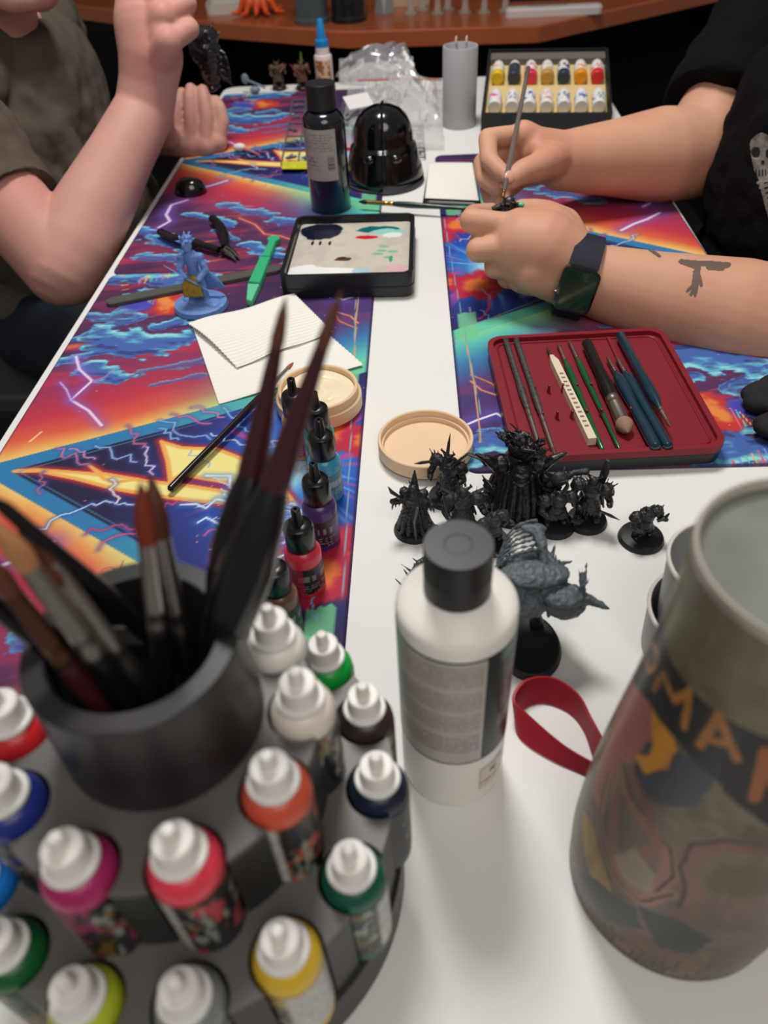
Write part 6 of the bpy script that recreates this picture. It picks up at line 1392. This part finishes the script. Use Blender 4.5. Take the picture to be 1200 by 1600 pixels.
g.chain([DP(900, 424, 0.765), DP(850, 390, 0.760), DP(822, 384, 0.762)], [0.0335, 0.0370, 0.0345], 40); g.chain([DP(884, 400, 0.77), DP(858, 362, 0.775), DP(822, 360, 0.765)], [0.030, 0.027, 0.022], 30); g.chain([DP(880, 436, 0.765), DP(835, 424, 0.758)], [0.026, 0.022], 16)
chinR = Vector((0.425, 0.96, 0.240)); crownR = Vector((0.505, 0.96, 0.445))
hv, hR, hH = head(g, chinR, crownR, (-0.9, -0.05, -0.35))
g.chain([Vector((0.56, 0.96, 0.14)), Vector((0.545, 0.96, 0.21)), Vector((0.525, 0.96, 0.29))], [0.066, 0.058, 0.056], 22)
g.chain([RS+Vector((.02, -.03, -.02)), Vector((0.55, 0.96, 0.10)), LS+Vector((0, .03, -.02))], [0.055, 0.08, 0.055], 20); g.chain([(0.54, 0.96, 0.08), (0.56, 0.96, -0.18)], [0.09, 0.10], 20)
body2 = g.fuse('body', 0.0024, sk2, Rp, 8, 0.5)
# forearm tattoo: a bird's claw under a dark band
def tattoo(X, Y):
    k = np.full(X.shape, False); w = (fbm(X*0.12, Y*0.12, 3, 4)-0.5)*3
    for pts, r in ((((1064, 409), (1090, 412), (1138, 414)), 3.6), (((1108, 417), (1128, 418)), 4.6), (((1070, 410), (1090, 416), (1088, 436)), 4.6), (((1088, 425), (1087, 442)), 5.5), (((1087, 442), (1074, 455)), 2), (((1087, 442), (1080, 461)), 2), (((1089, 442), (1086, 462)), 2), (((1092, 430), (1096, 446)), 2.2), (((1012, 388), (1030, 400)), 2.2)):
        k |= dpoly(X+w, Y+w, list(pts)) < r
    return k, np.tile(np.array([104., 88, 80]), (len(X), 1))
tt = patch('tattoo', body2, ((1000, 375), (1150, 470)), 150, 95, tattoo, printed('tattoo_ink', 0.5, 0.3), Rp, 0.0004); tt['label'] = 'dark grey claw tattoo'; rel(tt, Rp.location)
rel(body2, Rp.location)
head_parts(Rp, hv, hR, hH, (40, 30, 44), 8)
cs = Vector((0, 0, CH))
nail(Rp, DP(797, 276, 0.8425), DP(800, 280, .853)-DP(818, 268, .86), cs-DP(800, 280, .853), 0.0070)
nail(Rp, DP(784, 287, 0.8685), DP(776, 293, .878)-DP(757, 280, .887), cs-DP(776, 293, .878), 0.0050)
blackt = mat('shirt_black', (12, 11, 13), 0.92, spec=0.15, noise=0.15, nscale=30, bump=0.5, bscale=1400, bdist=0.0004)
g = G()
g.ell((0.500, 0.95, 0.04), (0.150, 0.19, 0.20), 40); g.ell((0.500, 0.93, -0.09), (0.155, 0.19, 0.15), 40); g.ell((0.56, 0.96, -0.19), (0.15, 0.18, 0.09), 36)
g.chain([RS, Vector((0.53, 1.06, 0.17)), Vector((0.56, 0.97, 0.17))], [0.074, 0.074, 0.060], 44); g.chain([LS, Vector((0.56, 0.86, 0.17)), Vector((0.56, 0.95, 0.17))], [0.070, 0.068, 0.060], 44)
e = RE.lerp(RS, 0.24); g.tube([RS+Vector((0.01, 0, 0)), RS.lerp(e, 0.5), e], [0.078, 0.078, 0.078], 44)
e = LE.lerp(LS, 0.45); g.tube([LS, e], [0.074, 0.072], 44)
for a, b in (((0.41, 1.02, 0.10), (0.38, 1.00, -0.06)), ((0.40, 0.95, 0.12), (0.37, 0.92, -0.05))): fold(a, b, 0.024)
shR = g.fuse('t_shirt', 0.0038, blackt, Rp, 5, 0.5, [(0.08, 0.022), (0.035, 0.006), (0.018, 0.002)])
def skull(X, Y):
    k = np.full(X.shape, False); n = fbm(X*0.11, Y*0.11, 3, 6)
    k |= np.hypot((X-1192)/19, (Y-230)/22) < 1+0.15*(n-.5); k |= inpoly(X, Y, [(1174, 238), (1212, 240), (1206, 268), (1198, 284), (1188, 284), (1180, 266)])
    for j in range(6): k |= dpoly(X, Y, [(1186+3*j, 286+7*j), (1200+3*j, 281+7*j), (1222+2*j, 290+8*j)]) < 1.8+n
    k |= dpoly(X, Y, [(1190, 284), (1196, 310), (1206, 345)]) < 2.6
    base = np.stack([120+90*(n-.5), 116+90*(n-.5), 112+90*(n-.5)], 1)
    dark = (np.hypot((X-1182)/7, (Y-238)/9) < 1) | (np.hypot((X-1203)/6, (Y-240)/8) < 1) | (np.hypot((X-1193)/3, (Y-254)/4) < 1) | ((np.abs((X % 5)-2.5) < 0.9) & (Y > 264) & (Y < 276))
    return k, over(base, (24, 22, 22), dark*0.9)
sp = patch('shirt_print', shR, ((1165, 195), (1260, 360)), 95, 165, skull, printed('shirt_ink', 0.8, 0.2), Rp, 0.0010); sp['label'] = 'faded grey skeleton print'; rel(sp, Rp.location); rel(shR, Rp.location)
g = G()
for sy in (-1, 1):
    hp = Vector((0.59, 0.96+sy*0.09, -0.235)); kn = Vector((0.28, 0.96+sy*0.16, -0.205)); an = Vector((0.34, 0.96+sy*0.15, FLZ+0.08))
    g.chain([hp, hp.lerp(kn, .5), kn], [0.095, 0.088, 0.066], 44); g.chain([kn, kn.lerp(an, .4), an], [0.064, 0.060, 0.045], 20)
g.ell((0.64, 1.06, -0.235), (0.15, 0.17, 0.085), 44)
rel(g.fuse('trousers', 0.005, mat('trousers_black', (22, 21, 24), 0.85, bump=0.4, bscale=900), Rp, 4, 0.5, [(0.06, 0.012)]), Rp.location)
for sy in (-1, 1):
    an = Vector((0.34, 0.96+sy*0.15, FLZ)); g = G(); g.ell(an+Vector((-0.05, 0, 0.035)), (0.115, 0.042, 0.034), 20); g.ell(an+Vector((0.01, 0, 0.06)), (0.05, 0.04, 0.05), 16); g.slab([(an.x-0.05+0.12*math.cos(a), an.y+0.044*math.sin(a)) for a in np.linspace(0, 6.1, 24)], FLZ+0.002, FLZ+0.022, 0.003)
    rel(g.fuse('shoe', 0.004, mat('shoe_dark', (0, 0, 0)), Rp, 2), Rp.location)
chair('grey folding chair under the person on the right', 0.64, 0.96, math.radians(90))

# watch: a band round the wrist with the case on its lower side
ax = (LE-LW).normalized(); wc = LW-ax*0.006
t = thing('smartwatch', 'black smartwatch with green-tinted square screen on the right person\'s wrist', 'watch', wc)
face_dir = (DP(884, 462, 0.715)-wc); face_dir = (face_dir-ax*face_dir.dot(ax)).normalized(); sd = ax.cross(face_dir)
def wv(a, r, z): return face_dir*math.cos(a)*r+sd*math.sin(a)*r*1.0+ax*z
g = G(); n = 64; V = []; Fc = []; bw = 0.0145
for i in range(n):
    a = 2*math.pi*i/n; w_ = bw
    for r, z in ((0.0360, -w_), (0.0408, -w_*0.96), (0.0408, w_*0.96), (0.0360, w_)): V.append(wv(a, r, z))
for i in range(n):
    j = (i+1) % n
    for k in range(4): Fc.append((i*4+k, i*4+(k+1) % 4, j*4+(k+1) % 4, j*4+k))
g.add(V, Fc).obj('watch_band', mat('band_black', (24, 24, 44), 0.7, bump=0.3, bscale=900), t, 60)
Mf = Matrix((sd, ax, face_dir)).transposed().to_4x4(); Mf.translation = face_dir*0.0365
G().slab(rrect(-0.0215, -0.0180, 0.0215, 0.0180, 0.007), 0, 0.0095, 0.0022, Mf).obj('watch_case', gl, t)
G().slab(rrect(-0.0190, -0.0155, 0.0190, 0.0155, 0.005), 0.0096, 0.0100, 0.0002, Mf).obj('watch_screen', mat('screen_green', (24, 58, 44), 0.12, spec=0.8, coat=0.5, noise=0.5, nscale=50), t)
G().lathe([(0, 0), (0.0026, 0), (0.0026, 0.0016), (0.0020, 0.0020), (0, 0.0020)], 16, Mf @ Matrix.Translation((0.006, -0.0180, 0.0050)) @ Matrix.Rotation(math.radians(90), 4, 'X')).obj('crown', stl, t)

# the brush in the hand and the small black model being painted
brush('silver-grey handled brush held in the right person\'s fingers', DP(783, 322, 0.822), DP(826, 104, 0.935), 0.006, 0.018, 0.0020, 0.0034, mat('handle_grey_wood', (104, 94, 92), 0.25, coat=0.5), mat('brass', (0, 0, 0)), brown, rb=0.0024)
t = thing('held_miniature', 'small black model being painted between the right person\'s hands', 'miniature', DP(792, 334, 0.805)); rng = random.Random(5)
G().lathe([(0, 0), (0.0125, 0), (0.0125, 0.001), (0.0115, 0.0034), (0, 0.0036)], 26, Matrix.Rotation(math.radians(-20), 4, 'X')).obj('base', mbase, t)
g = G(); g.chain([(0, 0, 0.003), (0.002, 0, 0.012)], [0.008, 0.006], 12); g.chain([(-0.014, 0, 0.006), (0, 0, 0.009), (0.014, 0, 0.008)], [0.003, 0.004, 0.003], 8); spikes(g, rng, (0, 0, 0.009), 0.005, 12, 0.007, 0.0008)
g.fuse('figure', 0.0007, mblk, t, 1, 0.4, [(0.002, 0.0012)])
G().ell((0.014, -0.002, 0.010), (0.0035, 0.003, 0.0025), 10).obj('painted_stone', mat('mint_pale', (0, 0, 0)), t)
